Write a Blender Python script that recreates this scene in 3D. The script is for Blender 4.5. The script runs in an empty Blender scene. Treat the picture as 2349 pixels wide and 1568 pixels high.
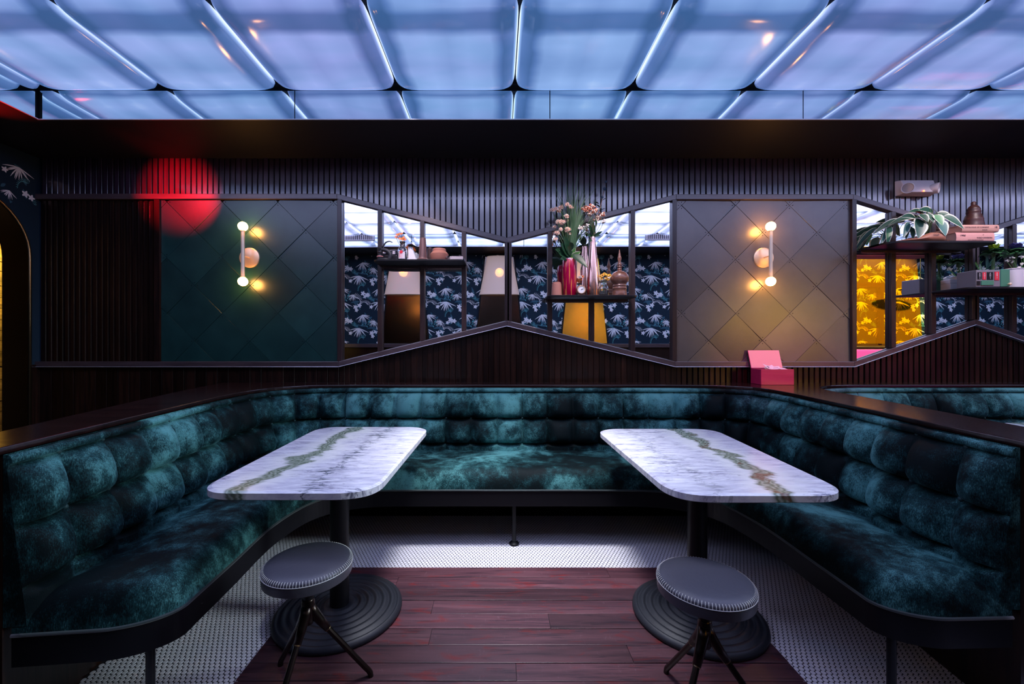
import bpy, bmesh, math, random
from mathutils import Vector, Matrix
PI = math.pi
C = bpy.context.scene.collection
random.seed(7)

# ---------------------------------------------------------------- camera, world, exposure, lamps
scn = bpy.context.scene
cam_d = bpy.data.cameras.new('camera')
cam = bpy.data.objects.new('camera', cam_d); C.objects.link(cam)
cam.location = (0, 0, 1.3); cam.rotation_euler = (PI/2, 0, 0)
cam_d.sensor_width = 36; cam_d.lens = 36*960/2349
cam_d.shift_x = 31.5/2349; cam_d.shift_y = 2/2349
cam_d.clip_start = 0.02
scn.camera = cam
w = bpy.data.worlds.new('World'); scn.world = w; w.use_nodes = True
w.node_tree.nodes['Background'].inputs[0].default_value = (0.01, 0.012, 0.02, 1)
w.node_tree.nodes['Background'].inputs[1].default_value = 0.15
vs = scn.view_settings
vs.view_transform = 'Standard'; vs.look = 'None'; vs.gamma = 1; vs.use_curve_mapping = False
vs.exposure = 0.15
VOFF = (15.2, 2.9, 9.6)
PANEL_DIM, PANEL_MID, PANEL_BRIGHT = 1.0, 2.9, 7.0

def lamp(name, kind, loc, target, energy, color, size=0.05, angle=40, blend=0.5):
    d = bpy.data.lights.new(name, kind); d.energy = energy; d.color = color
    if kind == 'AREA': d.size = size
    else: d.shadow_soft_size = size
    if kind == 'SPOT': d.spot_size = math.radians(angle); d.spot_blend = blend
    o = bpy.data.objects.new(name, d); C.objects.link(o); o.location = loc
    if target is not None:
        o.rotation_euler = (Vector(target)-Vector(loc)).to_track_quat('-Z', 'Y').to_euler()
    return o
lamp('red_spotlight', 'SPOT', (-2.95, 2.2, 2.74), (-2.70, 3.5, 2.56), 420, (1, 0.0, 0.012), 0.01, 32, 1.0)
lamp('red_uplight', 'SPOT', (-3.62, 2.45, 2.40), (-3.38, 2.62, 2.845), 120, (1, 0.01, 0.005), 0.02, 48, 0.8)
lamp('magenta_spotlight', 'SPOT', (1.6, 0.7, 2.75), (2.30, 3.45, 0.98), 200, (1, 0.015, 0.22), 0.02, 24, 1.0)
lamp('amber_spotlight', 'SPOT', (4.3, 0.25, 1.70), (2.30, 3.5, 1.40), 75, (1, 0.55, 0.08), 0.40, 34, 1.0)
lamp('side_fill', 'SPOT', (4.6, 1.5, 2.75), (-1.6, 2.0, 0.8), 700, (0.80, 0.97, 1.0), 0.55, 34, 1.0)  # added to brighten the left backrest, no lamp known there
lamp('passage_lamp', 'POINT', (-4.45, 4.5, 2.2), None, 60, (1, 0.62, 0.08), 0.05)
lamp('alcove_lamp', 'SPOT', (6.15, 2.5, 2.75), (6.3, -0.3, 2.0), 1500, (1, 0.74, 0.11), 0.03, 47, 0.3)
lamp('panel_yellow_fill', 'SPOT', (2.3, 1.4, 2.8), (1.5, -0.3, 1.55), 90, (1, 0.66, 0.08), 0.03, 22, 0.6)  # added to turn the third wall lamp's bronze panel yellow
lamp('centre_fill', 'SPOT', (0.1, 2.15, 2.98), (0.1, 2.45, 0), 560, (0.92, 0.93, 1.0), 0.30, 56, 1.0)  # added to brighten the floor and table tops, no fixture there
lamp('shelf_fill', 'SPOT', (-0.60, 2.60, 2.99), (-0.62, 3.34, 2.0), 75, (1, 0.80, 0.82), 0.05, 50, 0.8)  # all three shelf lights are added to brighten the ornaments
lamp('shelf_fill', 'SPOT', (0.75, 2.60, 2.99), (0.74, 3.34, 1.9), 85, (1, 0.80, 0.82), 0.05, 50, 0.8)
lamp('shelf_fill', 'SPOT', (3.6, 2.55, 2.99), (3.6, 3.30, 2.0), 75, (1, 0.80, 0.82), 0.05, 62, 0.8)

# ---------------------------------------------------------------- helpers
def P(px, py, d):            # a measured point at depth d -> metres
    return Vector(((px-1143)*d/960, d, 1.3+(786-py)*d/960))
WY = 3.5
def WX(px): return (px-1143)*WY/960
def WZ(py): return 1.3+(786-py)*WY/960

class MB:
    def __init__(s): s.v = []; s.f = []; s.m = []
    def add(s, vs_, fs, mi=0):
        o = len(s.v); s.v += [tuple(p) for p in vs_]
        for f in fs: s.f.append([o+i for i in f]); s.m.append(mi)
        return s
    def box(s, x0, x1, y0, y1, z0, z1, mi=0):
        return s.add([(x0,y0,z0),(x1,y0,z0),(x1,y1,z0),(x0,y1,z0),(x0,y0,z1),(x1,y0,z1),(x1,y1,z1),(x0,y1,z1)],
            [(0,3,2,1),(4,5,6,7),(0,1,5,4),(1,2,6,5),(2,3,7,6),(3,0,4,7)], mi)
    def prism(s, a, b, mi=0, ca=True, cb=True):       # two matching loops
        n = len(a); fs = [(i, (i+1) % n, n+(i+1) % n, n+i) for i in range(n)]
        if ca: fs.append(tuple(range(n-1, -1, -1)))
        if cb: fs.append(tuple(range(n, 2*n)))
        return s.add(list(a)+list(b), fs, mi)
    def lathe(s, prof, n=24, c=(0,0,0), mi=0, cap=True, a0=0, a1=2*PI, axis=None):
        vs_ = []; fs = []; full = abs(a1-a0-2*PI) < 1e-6; m = n if full else n+1
        for r, z in prof:
            for k in range(m):
                a = a0+(a1-a0)*k/n
                vs_.append(Vector((r*math.cos(a), r*math.sin(a), z)))
        L = len(prof)
        for i in range(L-1):
            for k in range(n):
                k2 = (k+1) % m
                fs.append((i*m+k, i*m+k2, (i+1)*m+k2, (i+1)*m+k))
        if cap and full:
            if prof[0][0] > 1e-5: fs.append(tuple(range(m-1, -1, -1)))
            if prof[-1][0] > 1e-5: fs.append(tuple((L-1)*m+k for k in range(m)))
        if axis is not None:
            q = Vector((0,0,1)).rotation_difference(Vector(axis)); vs_ = [q @ p for p in vs_]
        c = Vector(c)
        return s.add([p+c for p in vs_], fs, mi)
    def tube(s, pts, r, n=8, mi=0, caps=True):
        pts = [Vector(p) for p in pts]; m = len(pts); vs_ = []; fs = []
        u = None
        for i, p in enumerate(pts):
            t = (pts[min(i+1, m-1)]-pts[max(i-1, 0)]).normalized()
            if u is None:
                u = t.orthogonal().normalized()
            else:
                u = (u - t*u.dot(t)).normalized()
            b = t.cross(u); rr = r[i] if isinstance(r, (list, tuple)) else r
            for k in range(n):
                a = 2*PI*k/n; vs_.append(p+u*(rr*math.cos(a))+b*(rr*math.sin(a)))
        for i in range(m-1):
            for k in range(n): fs.append((i*n+k, i*n+(k+1) % n, (i+1)*n+(k+1) % n, (i+1)*n+k))
        if caps: fs.append(tuple(range(n-1, -1, -1))); fs.append(tuple((m-1)*n+k for k in range(n)))
        return s.add(vs_, fs, mi)
    def ball(s, c, r, n=12, m=8, sc=(1,1,1), mi=0):
        vs_ = [(0,0,-1)]; fs = []
        for j in range(1, m):
            ph = -PI/2+PI*j/m
            for k in range(n):
                a = 2*PI*k/n; vs_.append((math.cos(ph)*math.cos(a), math.cos(ph)*math.sin(a), math.sin(ph)))
        vs_.append((0,0,1)); T = len(vs_)-1
        for k in range(n):
            fs.append((0, 1+(k+1) % n, 1+k)); fs.append((T, T-n+k, T-n+(k+1) % n))
        for j in range(m-2):
            for k in range(n):
                a = 1+j*n+k; b = 1+j*n+(k+1) % n; fs.append((a, b, b+n, a+n))
        return s.add([(c[0]+r*sc[0]*x, c[1]+r*sc[1]*y, c[2]+r*sc[2]*z) for x, y, z in vs_], fs, mi)
    def octa(s, c, r, mi=0):
        x, y, z = c
        return s.add([(x+r,y,z),(x-r,y,z),(x,y+r,z),(x,y-r,z),(x,y,z+r),(x,y,z-r)],
            [(0,2,4),(2,1,4),(1,3,4),(3,0,4),(2,0,5),(1,2,5),(3,1,5),(0,3,5)], mi)
    def grid(s, fn, nu, nv, mi=0, wrap=False):
        vs_ = [fn(i, j) for i in range(nu+1) for j in range(nv+1)]; k = nv+1
        fs = [(i*k+j, (i+1)*k+j, (i+1)*k+j+1, i*k+j+1) for i in range(nu) for j in range(nv)]
        return s.add(vs_, fs, mi)
    def xf(s, M, start=0):
        s.v[start:] = [tuple(M @ Vector(p)) for p in s.v[start:]]; return s

def obj(name, mb, mat, parent=None, smooth=False, bev=0, world=False, loc=None):
    me = bpy.data.meshes.new(name)
    v = mb.v
    if world and parent is not None:
        L = parent.matrix_world.translation if parent.parent else parent.location
        if parent.parent: L = parent.location+parent.parent.location
        v = [(p[0]-L[0], p[1]-L[1], p[2]-L[2]) for p in v]
    if loc is not None: v = [(p[0]-loc[0], p[1]-loc[1], p[2]-loc[2]) for p in v]
    me.from_pydata(v, [], mb.f)
    for m in (mat if isinstance(mat, (list, tuple)) else [mat]): me.materials.append(m)
    me.polygons.foreach_set('material_index', mb.m)
    if smooth: me.polygons.foreach_set('use_smooth', [True]*len(me.polygons))
    me.update()
    o = bpy.data.objects.new(name, me); C.objects.link(o)
    if loc is not None: o.location = loc
    if parent is not None: o.parent = parent
    if bev:
        b = o.modifiers.new('bevel', 'BEVEL'); b.width = bev; b.segments = 2; b.limit_method = 'ANGLE'
    if smooth == 2:
        me.set_sharp_from_angle(angle=math.radians(35))
    return o
def tag(o, label, cat, group=None):
    o['label'] = label; o['category'] = cat
    if group: o['group'] = group
    return o
def thing(name, label, cat, loc=(0,0,0), rz=0, group=None):
    o = bpy.data.objects.new(name, None); C.objects.link(o); o.empty_display_size = 0.05
    o.location = loc; o.rotation_euler = (0, 0, rz); return tag(o, label, cat, group)
def struct(o): o['kind'] = 'structure'; return o
def stuff(o): o['kind'] = 'stuff'; return o
def dup(root, loc, rz=0, label=None):
    r = root.copy(); C.objects.link(r); r.location = loc; r.rotation_euler = (0, 0, rz)
    if label: r['label'] = label
    for ch in list(root.children):
        c = ch.copy(); C.objects.link(c); c.parent = r
        for g in list(ch.children):
            d = g.copy(); C.objects.link(d); d.parent = c
    return r
def setl(o, label): o['label'] = label; return o

def catmull(pts, n=12):
    p = [Vector(q) for q in pts]; p = [2*p[0]-p[1]]+p+[2*p[-1]-p[-2]]; out = []
    for i in range(1, len(p)-2):
        for k in range(n):
            t = k/n; a, b, c, d = p[i-1], p[i], p[i+1], p[i+2]
            out.append(0.5*((2*b)+(c-a)*t+(2*a-5*b+4*c-d)*t*t+(3*b-a-3*c+d)*t**3))
    out.append(p[-2]); return out
def resample(pts, n):
    L = [0]
    for a, b in zip(pts, pts[1:]): L.append(L[-1]+(b-a).length)
    out = []; j = 0
    for i in range(n+1):
        s = L[-1]*i/n
        while j < len(L)-2 and L[j+1] < s: j += 1
        t = (s-L[j])/max(L[j+1]-L[j], 1e-9); out.append(pts[j].lerp(pts[j+1], min(max(t, 0), 1)))
    return out, L[-1]

# ---------------------------------------------------------------- materials
def nmat(name):
    m = bpy.data.materials.new(name); m.use_nodes = True
    nt = m.node_tree; return m, nt, nt.nodes['Principled BSDF']
def sock(nt, a, b): nt.links.new(a, b)
def pm(name, col, rough=0.5, metal=0, spec=0.5, coat=0, emit=None, es=0, trans=0, sheen=0, bump=0, bscale=200):
    m, nt, b = nmat(name)
    b.inputs['Base Color'].default_value = (*col, 1); b.inputs['Roughness'].default_value = rough
    b.inputs['Metallic'].default_value = metal; b.inputs['Specular IOR Level'].default_value = spec
    b.inputs['Coat Weight'].default_value = coat; b.inputs['Coat Roughness'].default_value = 0.15
    b.inputs['Transmission Weight'].default_value = trans
    if sheen: b.inputs['Sheen Weight'].default_value = sheen
    if emit: b.inputs['Emission Color'].default_value = (*emit, 1); b.inputs['Emission Strength'].default_value = es
    if bump:
        t = nt.nodes.new('ShaderNodeTexCoord'); n = nt.nodes.new('ShaderNodeTexNoise'); n.inputs['Scale'].default_value = bscale
        n.inputs['Detail'].default_value = 4
        bp = nt.nodes.new('ShaderNodeBump'); bp.inputs['Strength'].default_value = bump; bp.inputs['Distance'].default_value = 0.004
        sock(nt, t.outputs['Object'], n.inputs['Vector']); sock(nt, n.outputs['Fac'], bp.inputs['Height']); sock(nt, bp.outputs['Normal'], b.inputs['Normal'])
    return m
def ramp(nt, stops, fac):
    r = nt.nodes.new('ShaderNodeValToRGB'); e = r.color_ramp.elements
    while len(e) < len(stops): e.new(0.5)
    for k, (p, c) in enumerate(stops):
        e[k].position = p; e[k].color = (*c, 1) if len(c) == 3 else c
    if fac is not None: sock(nt, fac, r.inputs['Fac'])
    return r
def math_(nt, op, a, b=None, c=None):
    n = nt.nodes.new('ShaderNodeMath'); n.operation = op
    for i, x in enumerate((a, b, c)):
        if x is None: continue
        if isinstance(x, (int, float)): n.inputs[i].default_value = x
        else: sock(nt, x, n.inputs[i])
    return n.outputs[0]
def mix(nt, fac, a, b, mode='MIX'):
    n = nt.nodes.new('ShaderNodeMix'); n.data_type = 'RGBA'; n.blend_type = mode
    for i, x in ((0, fac), (6, a), (7, b)):
        if isinstance(x, (int, float)): n.inputs[i].default_value = x
        elif isinstance(x, tuple): n.inputs[i].default_value = (*x, 1)
        else: sock(nt, x, n.inputs[i])
    return n.outputs[2]
def coords(nt, scale=(1,1,1), kind='Object', rnd=0.0):
    t = nt.nodes.new('ShaderNodeTexCoord'); mp = nt.nodes.new('ShaderNodeMapping'); mp.inputs['Scale'].default_value = scale
    sock(nt, t.outputs[kind], mp.inputs['Vector'])
    if rnd:
        oi = nt.nodes.new('ShaderNodeObjectInfo'); k = math_(nt, 'MULTIPLY', oi.outputs['Random'], rnd)
        cb = nt.nodes.new('ShaderNodeCombineXYZ')
        for i in range(3): sock(nt, k, cb.inputs[i])
        sock(nt, cb.outputs[0], mp.inputs['Location'])
    return mp.outputs[0]
def noise(nt, vec, scale, detail=4, rough=0.55, dist=0):
    n = nt.nodes.new('ShaderNodeTexNoise'); n.inputs['Scale'].default_value = scale; n.inputs['Detail'].default_value = detail
    n.inputs['Roughness'].default_value = rough; n.inputs['Distortion'].default_value = dist
    sock(nt, vec, n.inputs['Vector']); return n.outputs['Fac']
def bumpn(nt, b, h, strength, dist=0.003):
    bp = nt.nodes.new('ShaderNodeBump'); bp.inputs['Strength'].default_value = strength; bp.inputs['Distance'].default_value = dist
    sock(nt, h, bp.inputs['Height']); sock(nt, bp.outputs['Normal'], b.inputs['Normal'])
def wood(name, c1, c2, axis=2, rough=0.35, spec=0.5, coat=0.0, scale=30, extra=None, var=0.5, bump=0.25):
    m, nt, b = nmat(name)
    sc = [scale]*3; sc[axis] = scale/14
    v = coords(nt, tuple(sc), rnd=40)
    n1 = noise(nt, v, 1.0, 6, 0.6, 0.6)
    r = ramp(nt, [(0.3, c1), (0.7, c2)], n1)
    col = r.outputs[0]
    oi = nt.nodes.new('ShaderNodeObjectInfo')
    if extra:
        v2 = coords(nt, (3, 9, 3), rnd=11); n2 = noise(nt, v2, 2.0, 5, 0.6, 1.0)
        r2 = ramp(nt, [(0.56, (0, 0, 0)), (0.72, (1, 1, 1))], n2); col = mix(nt, r2.outputs[0], col, extra)
    if extra:
        s3 = ramp(nt, [(0.52, (0, 0, 0)), (0.62, (1, 1, 1))], noise(nt, coords(nt, (2.2, 46, 4), rnd=23), 1.6, 7, 0.7, 0.5)).outputs[0]
        col = mix(nt, math_(nt, 'MULTIPLY', s3, .75), col, (0.016, 0.008, 0.014))
        s4 = ramp(nt, [(0.60, (0, 0, 0)), (0.74, (1, 1, 1))], noise(nt, coords(nt, (60, 22, 4), rnd=7), 1.2, 6, 0.8, 0.3)).outputs[0]
        col = mix(nt, math_(nt, 'MULTIPLY', s4, .5), col, (0.22, 0.14, 0.17))
    k = math_(nt, 'MULTIPLY_ADD', oi.outputs['Random'], var, 1-var/2)
    cb = nt.nodes.new('ShaderNodeCombineXYZ')
    for i in range(3): sock(nt, k, cb.inputs[i])
    col = mix(nt, 1.0, col, cb.outputs[0], 'MULTIPLY')
    sock(nt, col, b.inputs['Base Color']); b.inputs['Roughness'].default_value = rough
    b.inputs['Specular IOR Level'].default_value = spec; b.inputs['Coat Weight'].default_value = coat; b.inputs['Coat Roughness'].default_value = 0.2
    bumpn(nt, b, n1, bump, 0.002)
    return m
def velvet(name):
    m, nt, b = nmat(name)
    mp_ = coords(nt, (1, 1, 1.1)); mp_.node.inputs['Location'].default_value = VOFF
    big = noise(nt, mp_, 2.4, 3, 0.55, 0.3)
    med = noise(nt, coords(nt, (1, 1, 0.8)), 17, 5, 0.72, 0.2)
    fine = noise(nt, coords(nt, (330, 330, 90)), 1.0, 2, 0.8)
    f = math_(nt, 'ADD', math_(nt, 'MULTIPLY', big, 0.95), math_(nt, 'MULTIPLY', med, 0.50)); f = math_(nt, 'ADD', f, math_(nt, 'MULTIPLY_ADD', fine, 0.42, -0.43))
    r = ramp(nt, [(0.39, (0.0010, 0.005, 0.006)), (0.51, (0.008, 0.040, 0.044)), (0.68, (0.085, 0.265, 0.265))], f)
    sock(nt, r.outputs[0], b.inputs['Base Color'])
    b.inputs['Roughness'].default_value = 0.7; b.inputs['Specular IOR Level'].default_value = 0.12
    s = ramp(nt, [(0.42, (0.01, 0.01, 0.01)), (0.68, (0.4, 0.4, 0.4))], f)
    sock(nt, s.outputs[0], b.inputs['Sheen Weight']); b.inputs['Sheen Roughness'].default_value = 0.35
    b.inputs['Sheen Tint'].default_value = (0.35, 0.85, 0.9, 1)
    bumpn(nt, b, math_(nt, 'ADD', med, math_(nt, 'MULTIPLY', fine, .5)), 0.30, 0.004)
    return m
def marble(name, flip):
    m, nt, b = nmat(name)
    v = coords(nt)
    base = ramp(nt, [(0.35, (0.44, 0.43, 0.55)), (0.62, (0.82, 0.82, 0.86))], noise(nt, coords(nt, (5, 30, 9)), 1.2, 8, 0.75, 0.5)).outputs[0]
    # fine dark flecks drawn out across the slab
    fl = ramp(nt, [(0.53, (0, 0, 0)), (0.59, (1, 1, 1))], noise(nt, coords(nt, (7, 34, 7)), 2.2, 8, 0.72, 0.5)).outputs[0]
    msk = ramp(nt, [(0.42, (0, 0, 0)), (0.62, (1, 1, 1))], noise(nt, coords(nt, (2.5, 4, 2)), 1.3, 3, 0.6, 0.4)).outputs[0]
    base = mix(nt, math_(nt, 'MULTIPLY', math_(nt, 'MULTIPLY', fl, msk), 0.85), base, (0.10, 0.10, 0.16))
    # wandering green vein along the length
    sp = nt.nodes.new('ShaderNodeSeparateXYZ'); sock(nt, v, sp.inputs[0])
    wob = noise(nt, coords(nt, (2.2, 4.2, 2)), 1.0, 5, 0.62, 0.5)
    x = math_(nt, 'ADD', sp.outputs[0], math_(nt, 'MULTIPLY_ADD', wob, 0.34, -0.17))
    x = math_(nt, 'ADD', x, -0.17 if flip else 0.17)
    x = math_(nt, 'ADD', x, math_(nt, 'MULTIPLY', sp.outputs[1], -0.05 if flip else -0.06))
    d = math_(nt, 'ABSOLUTE', x)
    band = ramp(nt, [(0.028, (1, 1, 1)), (0.05, (0, 0, 0))], d).outputs[0]
    lines = math_(nt, 'SINE', math_(nt, 'MULTIPLY', math_(nt, 'ADD', x, math_(nt, 'MULTIPLY', wob, 0.2)), 230))
    gcol = mix(nt, math_(nt, 'MULTIPLY_ADD', lines, 0.5, 0.5), (0.13, 0.17, 0.11), (0.36, 0.42, 0.33))
    if flip:
        rr = ramp(nt, [(0.55, (0, 0, 0)), (0.62, (1, 1, 1))], noise(nt, coords(nt, (8, 8, 8)), 1.6, 5, 0.6, 1)).outputs[0]
        gcol = mix(nt, math_(nt, 'MULTIPLY', rr, 0.7), gcol, (0.16, 0.06, 0.03))
    white = ramp(nt, [(0.07, (1, 1, 1)), (0.14, (0, 0, 0))], d).outputs[0]
    base = mix(nt, math_(nt, 'MULTIPLY', white, 0.7), base, (0.84, 0.85, 0.80))
    col = mix(nt, band, base, gcol)
    # black crack-like veins
    x2 = math_(nt, 'ADD', sp.outputs[0], math_(nt, 'MULTIPLY_ADD', noise(nt, coords(nt, (3, 9, 3)), 1.5, 6, 0.7, 1.2), 0.3, -0.2 if not flip else -0.02))
    ck = ramp(nt, [(0.002, (1, 1, 1)), (0.009, (0, 0, 0))], math_(nt, 'ABSOLUTE', x2)).outputs[0]
    near = ramp(nt, [(0.01, (1, 1, 1)), (0.075, (0, 0, 0))], math_(nt, 'ABSOLUTE', x2)).outputs[0]
    stro = ramp(nt, [(0.54, (0, 0, 0)), (0.57, (1, 1, 1))], noise(nt, coords(nt, (5, 42, 5)), 1.3, 5, 0.6, 0.8)).outputs[0]
    ck = math_(nt, 'MAXIMUM', ck, math_(nt, 'MULTIPLY', near, stro))
    col = mix(nt, math_(nt, 'MULTIPLY', ck, 0.45 if flip else 0.85), col, (0.03, 0.05, 0.07))
    sock(nt, col, b.inputs['Base Color']); b.inputs['Roughness'].default_value = 0.22
    return m
def panel_mat(name, strength):
    m, nt, b = nmat(name)
    g = coords(nt, kind='Generated'); sp = nt.nodes.new('ShaderNodeSeparateXYZ'); sock(nt, g, sp.inputs[0])
    cl = noise(nt, coords(nt, (1.5, 3.0, 1), rnd=30), 1.6, 2, 0.5, 0.2)
    wob = math_(nt, 'MULTIPLY_ADD', cl, 0.06, -0.03)
    def g1(v): return (v, v, v)
    fx = ramp(nt, [(0, g1(.55)), (.05, g1(.42)), (.10, g1(.30)), (.19, g1(.90)), (.36, g1(1.0)), (.5, g1(.86)), (.64, g1(1.0)), (.81, g1(.90)), (.90, g1(.30)), (.95, g1(.42)), (1, g1(.55))], math_(nt, 'ADD', sp.outputs[0], wob)).outputs[0]
    fy = ramp(nt, [(0, g1(.90)), (.06, g1(.75)), (.11, g1(.34)), (.22, g1(.30)), (.30, g1(.92)), (.45, g1(.92)), (.62, g1(.80)), (.82, g1(1.0)), (.92, g1(1.0)), (.965, g1(.45)), (1, g1(.8))], math_(nt, 'ADD', sp.outputs[1], wob)).outputs[0]
    ex = ramp(nt, [(0, g1(1.7)), (.012, g1(.95)), (.032, g1(.2)), (.1, g1(0)), (.9, g1(0)), (.968, g1(.2)), (.988, g1(.95)), (1, g1(1.7))], sp.outputs[0]).outputs[0]
    k = math_(nt, 'MULTIPLY', fx, fy); k = math_(nt, 'MULTIPLY', k, math_(nt, 'MULTIPLY_ADD', cl, 0.5, 0.75))
    k = math_(nt, 'MAXIMUM', k, ex)  # uneven tube backlight is painted into the emission, no tubes are built
    oi = nt.nodes.new('ShaderNodeObjectInfo')
    blue = ramp(nt, [(0.08, (.035, .10, .26)), (.20, (.08, .17, .42)), (.50, (.25, .41, .76)), (1.0, (1.2, 1.4, 1.5))], math_(nt, 'MULTIPLY', k, .5)).outputs[0]
    lav = ramp(nt, [(0.08, (.05, .08, .22)), (.20, (.12, .14, .38)), (.50, (.31, .33, .74)), (1.0, (1.2, 1.3, 1.5))], math_(nt, 'MULTIPLY', k, .5)).outputs[0]
    t = math_(nt, 'ADD', math_(nt, 'MULTIPLY_ADD', oi.outputs['Random'], 0.9, -0.80), math_(nt, 'MULTIPLY', cl, 0.9)); t = math_(nt, 'MINIMUM', math_(nt, 'MAXIMUM', t, 0), 1)
    col = mix(nt, t, blue, lav)
    if strength > 1.5:
        kk = nt.nodes.new('ShaderNodeCombineXYZ')
        for i, c in enumerate((.57, .58, .96)): sock(nt, math_(nt, 'MULTIPLY', k, c), kk.inputs[i])
        col = mix(nt, 0.75, col, kk.outputs[0])
    sock(nt, col, b.inputs['Emission Color']); b.inputs['Emission Strength'].default_value = strength
    b.inputs['Base Color'].default_value = (0.05, 0.06, 0.09, 1); b.inputs['Roughness'].default_value = 0.12
    b.inputs['Specular IOR Level'].default_value = 0.35
    return m
def leathertile(name, col, col2):
    m, nt, b = nmat(name)
    n = noise(nt, coords(nt, rnd=9), 5, 4, 0.6)
    oi = nt.nodes.new('ShaderNodeObjectInfo')
    r = ramp(nt, [(0.3, col), (0.75, col2)], n)
    k = math_(nt, 'MULTIPLY_ADD', oi.outputs['Random'], 0.5, 0.75)
    cb = nt.nodes.new('ShaderNodeCombineXYZ')
    for i in range(3): sock(nt, k, cb.inputs[i])
    sock(nt, mix(nt, 1.0, r.outputs[0], cb.outputs[0], 'MULTIPLY'), b.inputs['Base Color'])
    b.inputs['Roughness'].default_value = 0.30; b.inputs['Specular IOR Level'].default_value = 0.85
    bumpn(nt, b, noise(nt, coords(nt), 160, 3, 0.6), 0.18, 0.002)
    return m

M = {}
M['slat'] = wood('slat_wood', (0.013, 0.006, 0.013), (0.044, 0.024, 0.044), 2, 0.40, 0.4, coat=1.0, scale=60, bump=0.06)
M['slat'].node_tree.nodes['Principled BSDF'].inputs['Coat Roughness'].default_value = 0.13
M['slat'].node_tree.nodes['Principled BSDF'].inputs['Coat IOR'].default_value = 1.75
M['darkslat'] = wood('dark_stained_wood', (0.003, 0.0015, 0.0015), (0.022, 0.008, 0.005), 2, 0.28, 0.45, scale=45, var=0.9)
M['trim'] = wood('trim_wood', (0.040, 0.026, 0.030), (0.095, 0.066, 0.074), 0, 0.3, 0.8, scale=50)
M['post'] = wood('mullion_wood', (0.020, 0.011, 0.011), (0.045, 0.026, 0.027), 2, 0.3, 0.5, scale=50)
M['ledge'] = wood('ledge_wood', (0.008, 0.003, 0.003), (0.022, 0.008, 0.007), 0, 0.2, 0.6, scale=16)
M['black'] = pm('black_paint', (0.006, 0.006, 0.008), 0.6, spec=0.25)
M['soffit'] = pm('black_soffit_paint', (0.010, 0.010, 0.014), 0.55, spec=0.3)
M['blackmetal'] = pm('black_metal', (0.005, 0.005, 0.007), 0.45, spec=0.25)
M['iron'] = pm('cast_iron', (0.014, 0.016, 0.022), 0.5, spec=0.4, bump=0.15, bscale=300)
M['mirror'] = pm('mirror_glass', (0.93, 0.96, 0.97), 0.0, 1.0)
M['fascia'] = pm('fascia_mirror', (0.80, 0.88, 0.90), 0.015, 1.0)
M['edge'] = pm('polished_edge', (0.75, 0.75, 0.82), 0.25, 0.6)
M['brass'] = pm('brushed_brass', (0.95, 0.70, 0.46), 0.36, 0.6)
M['agedbrass'] = pm('aged_brass', (0.30, 0.22, 0.12), 0.32, 1.0)
M['darkbrass'] = pm('darkened_brass', (0.05, 0.04, 0.035), 0.30, 1.0)
M['bulb'] = pm('lit_bulb', (1, 0.8, 0.5), 0.3, emit=(1, 0.42, 0.09), es=60)
M['velvet'] = velvet('crushed_teal_velvet')
M['button'] = pm('velvet_button', (0.008, 0.040, 0.043), 0.7)
M['rod'] = pm('satin_brass_rod', (0.95, 0.78, 0.58), 0.3, 0.25)
M['piping'] = pm('velvet_piping', (0.008, 0.022, 0.022), 0.6, sheen=0.5)
M['marbleL'] = marble('veined_marble', False)
M['marbleR'] = marble('veined_marble_rust', True)
M['pdim'] = panel_mat('backlit_acrylic', PANEL_DIM)
M['pmid'] = panel_mat('backlit_acrylic_mid', PANEL_MID)
M['pbright'] = panel_mat('backlit_acrylic_bright', PANEL_BRIGHT)
M['tileL'] = leathertile('teal_leather_tile', (0.004, 0.030, 0.028), (0.010, 0.052, 0.047))
M['tileR'] = leathertile('taupe_leather_tile', (0.075, 0.066, 0.068), (0.105, 0.092, 0.090))
M['grout'] = pm('dark_grout', (0.012, 0.012, 0.016), 0.8)
M['penny'] = pm('white_glazed_tile', (0.80, 0.78, 0.84), 0.22)
M['plank'] = wood('reclaimed_plank', (0.030, 0.011, 0.017), (0.115, 0.046, 0.057), 0, 0.42, 0.45, scale=14, extra=(0.13, 0.012, 0.013), var=0.7)
M['leather'] = pm('black_leather', (0.060, 0.060, 0.076), 0.42, spec=0.5, bump=0.2, bscale=60)
M['stitch'] = pm('white_thread', (0.8, 0.8, 0.75), 0.6)
M['paper'] = pm('navy_wallpaper', (0.008, 0.024, 0.042), 0.7, spec=0.2)
M['print'] = pm('pale_leaf_print', (0.80, 0.84, 0.86), 0.7, spec=0.2)
M['print2'] = pm('teal_leaf_print', (0.12, 0.42, 0.44), 0.7, spec=0.2)
M['print3'] = pm('dusk_leaf_print', (0.04, 0.12, 0.17), 0.7, spec=0.2)
M['barnwood'] = wood('rough_barn_wood', (0.10, 0.07, 0.04), (0.42, 0.31, 0.18), 1, 0.6, scale=22, var=0.7)
M['bronze'] = pm('bronze_mirror', (0.22, 0.155, 0.12), 0.18, 1.0)
M['goldlit'] = pm('yellow_lit_bronze', (0.85, 0.52, 0.08), 0.22, 0.8)  # bronze panel with a yellow reflection put into its base colour
M['iv'] = pm('pale_plastic', (0.72, 0.66, 0.70), 0.35)
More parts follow.
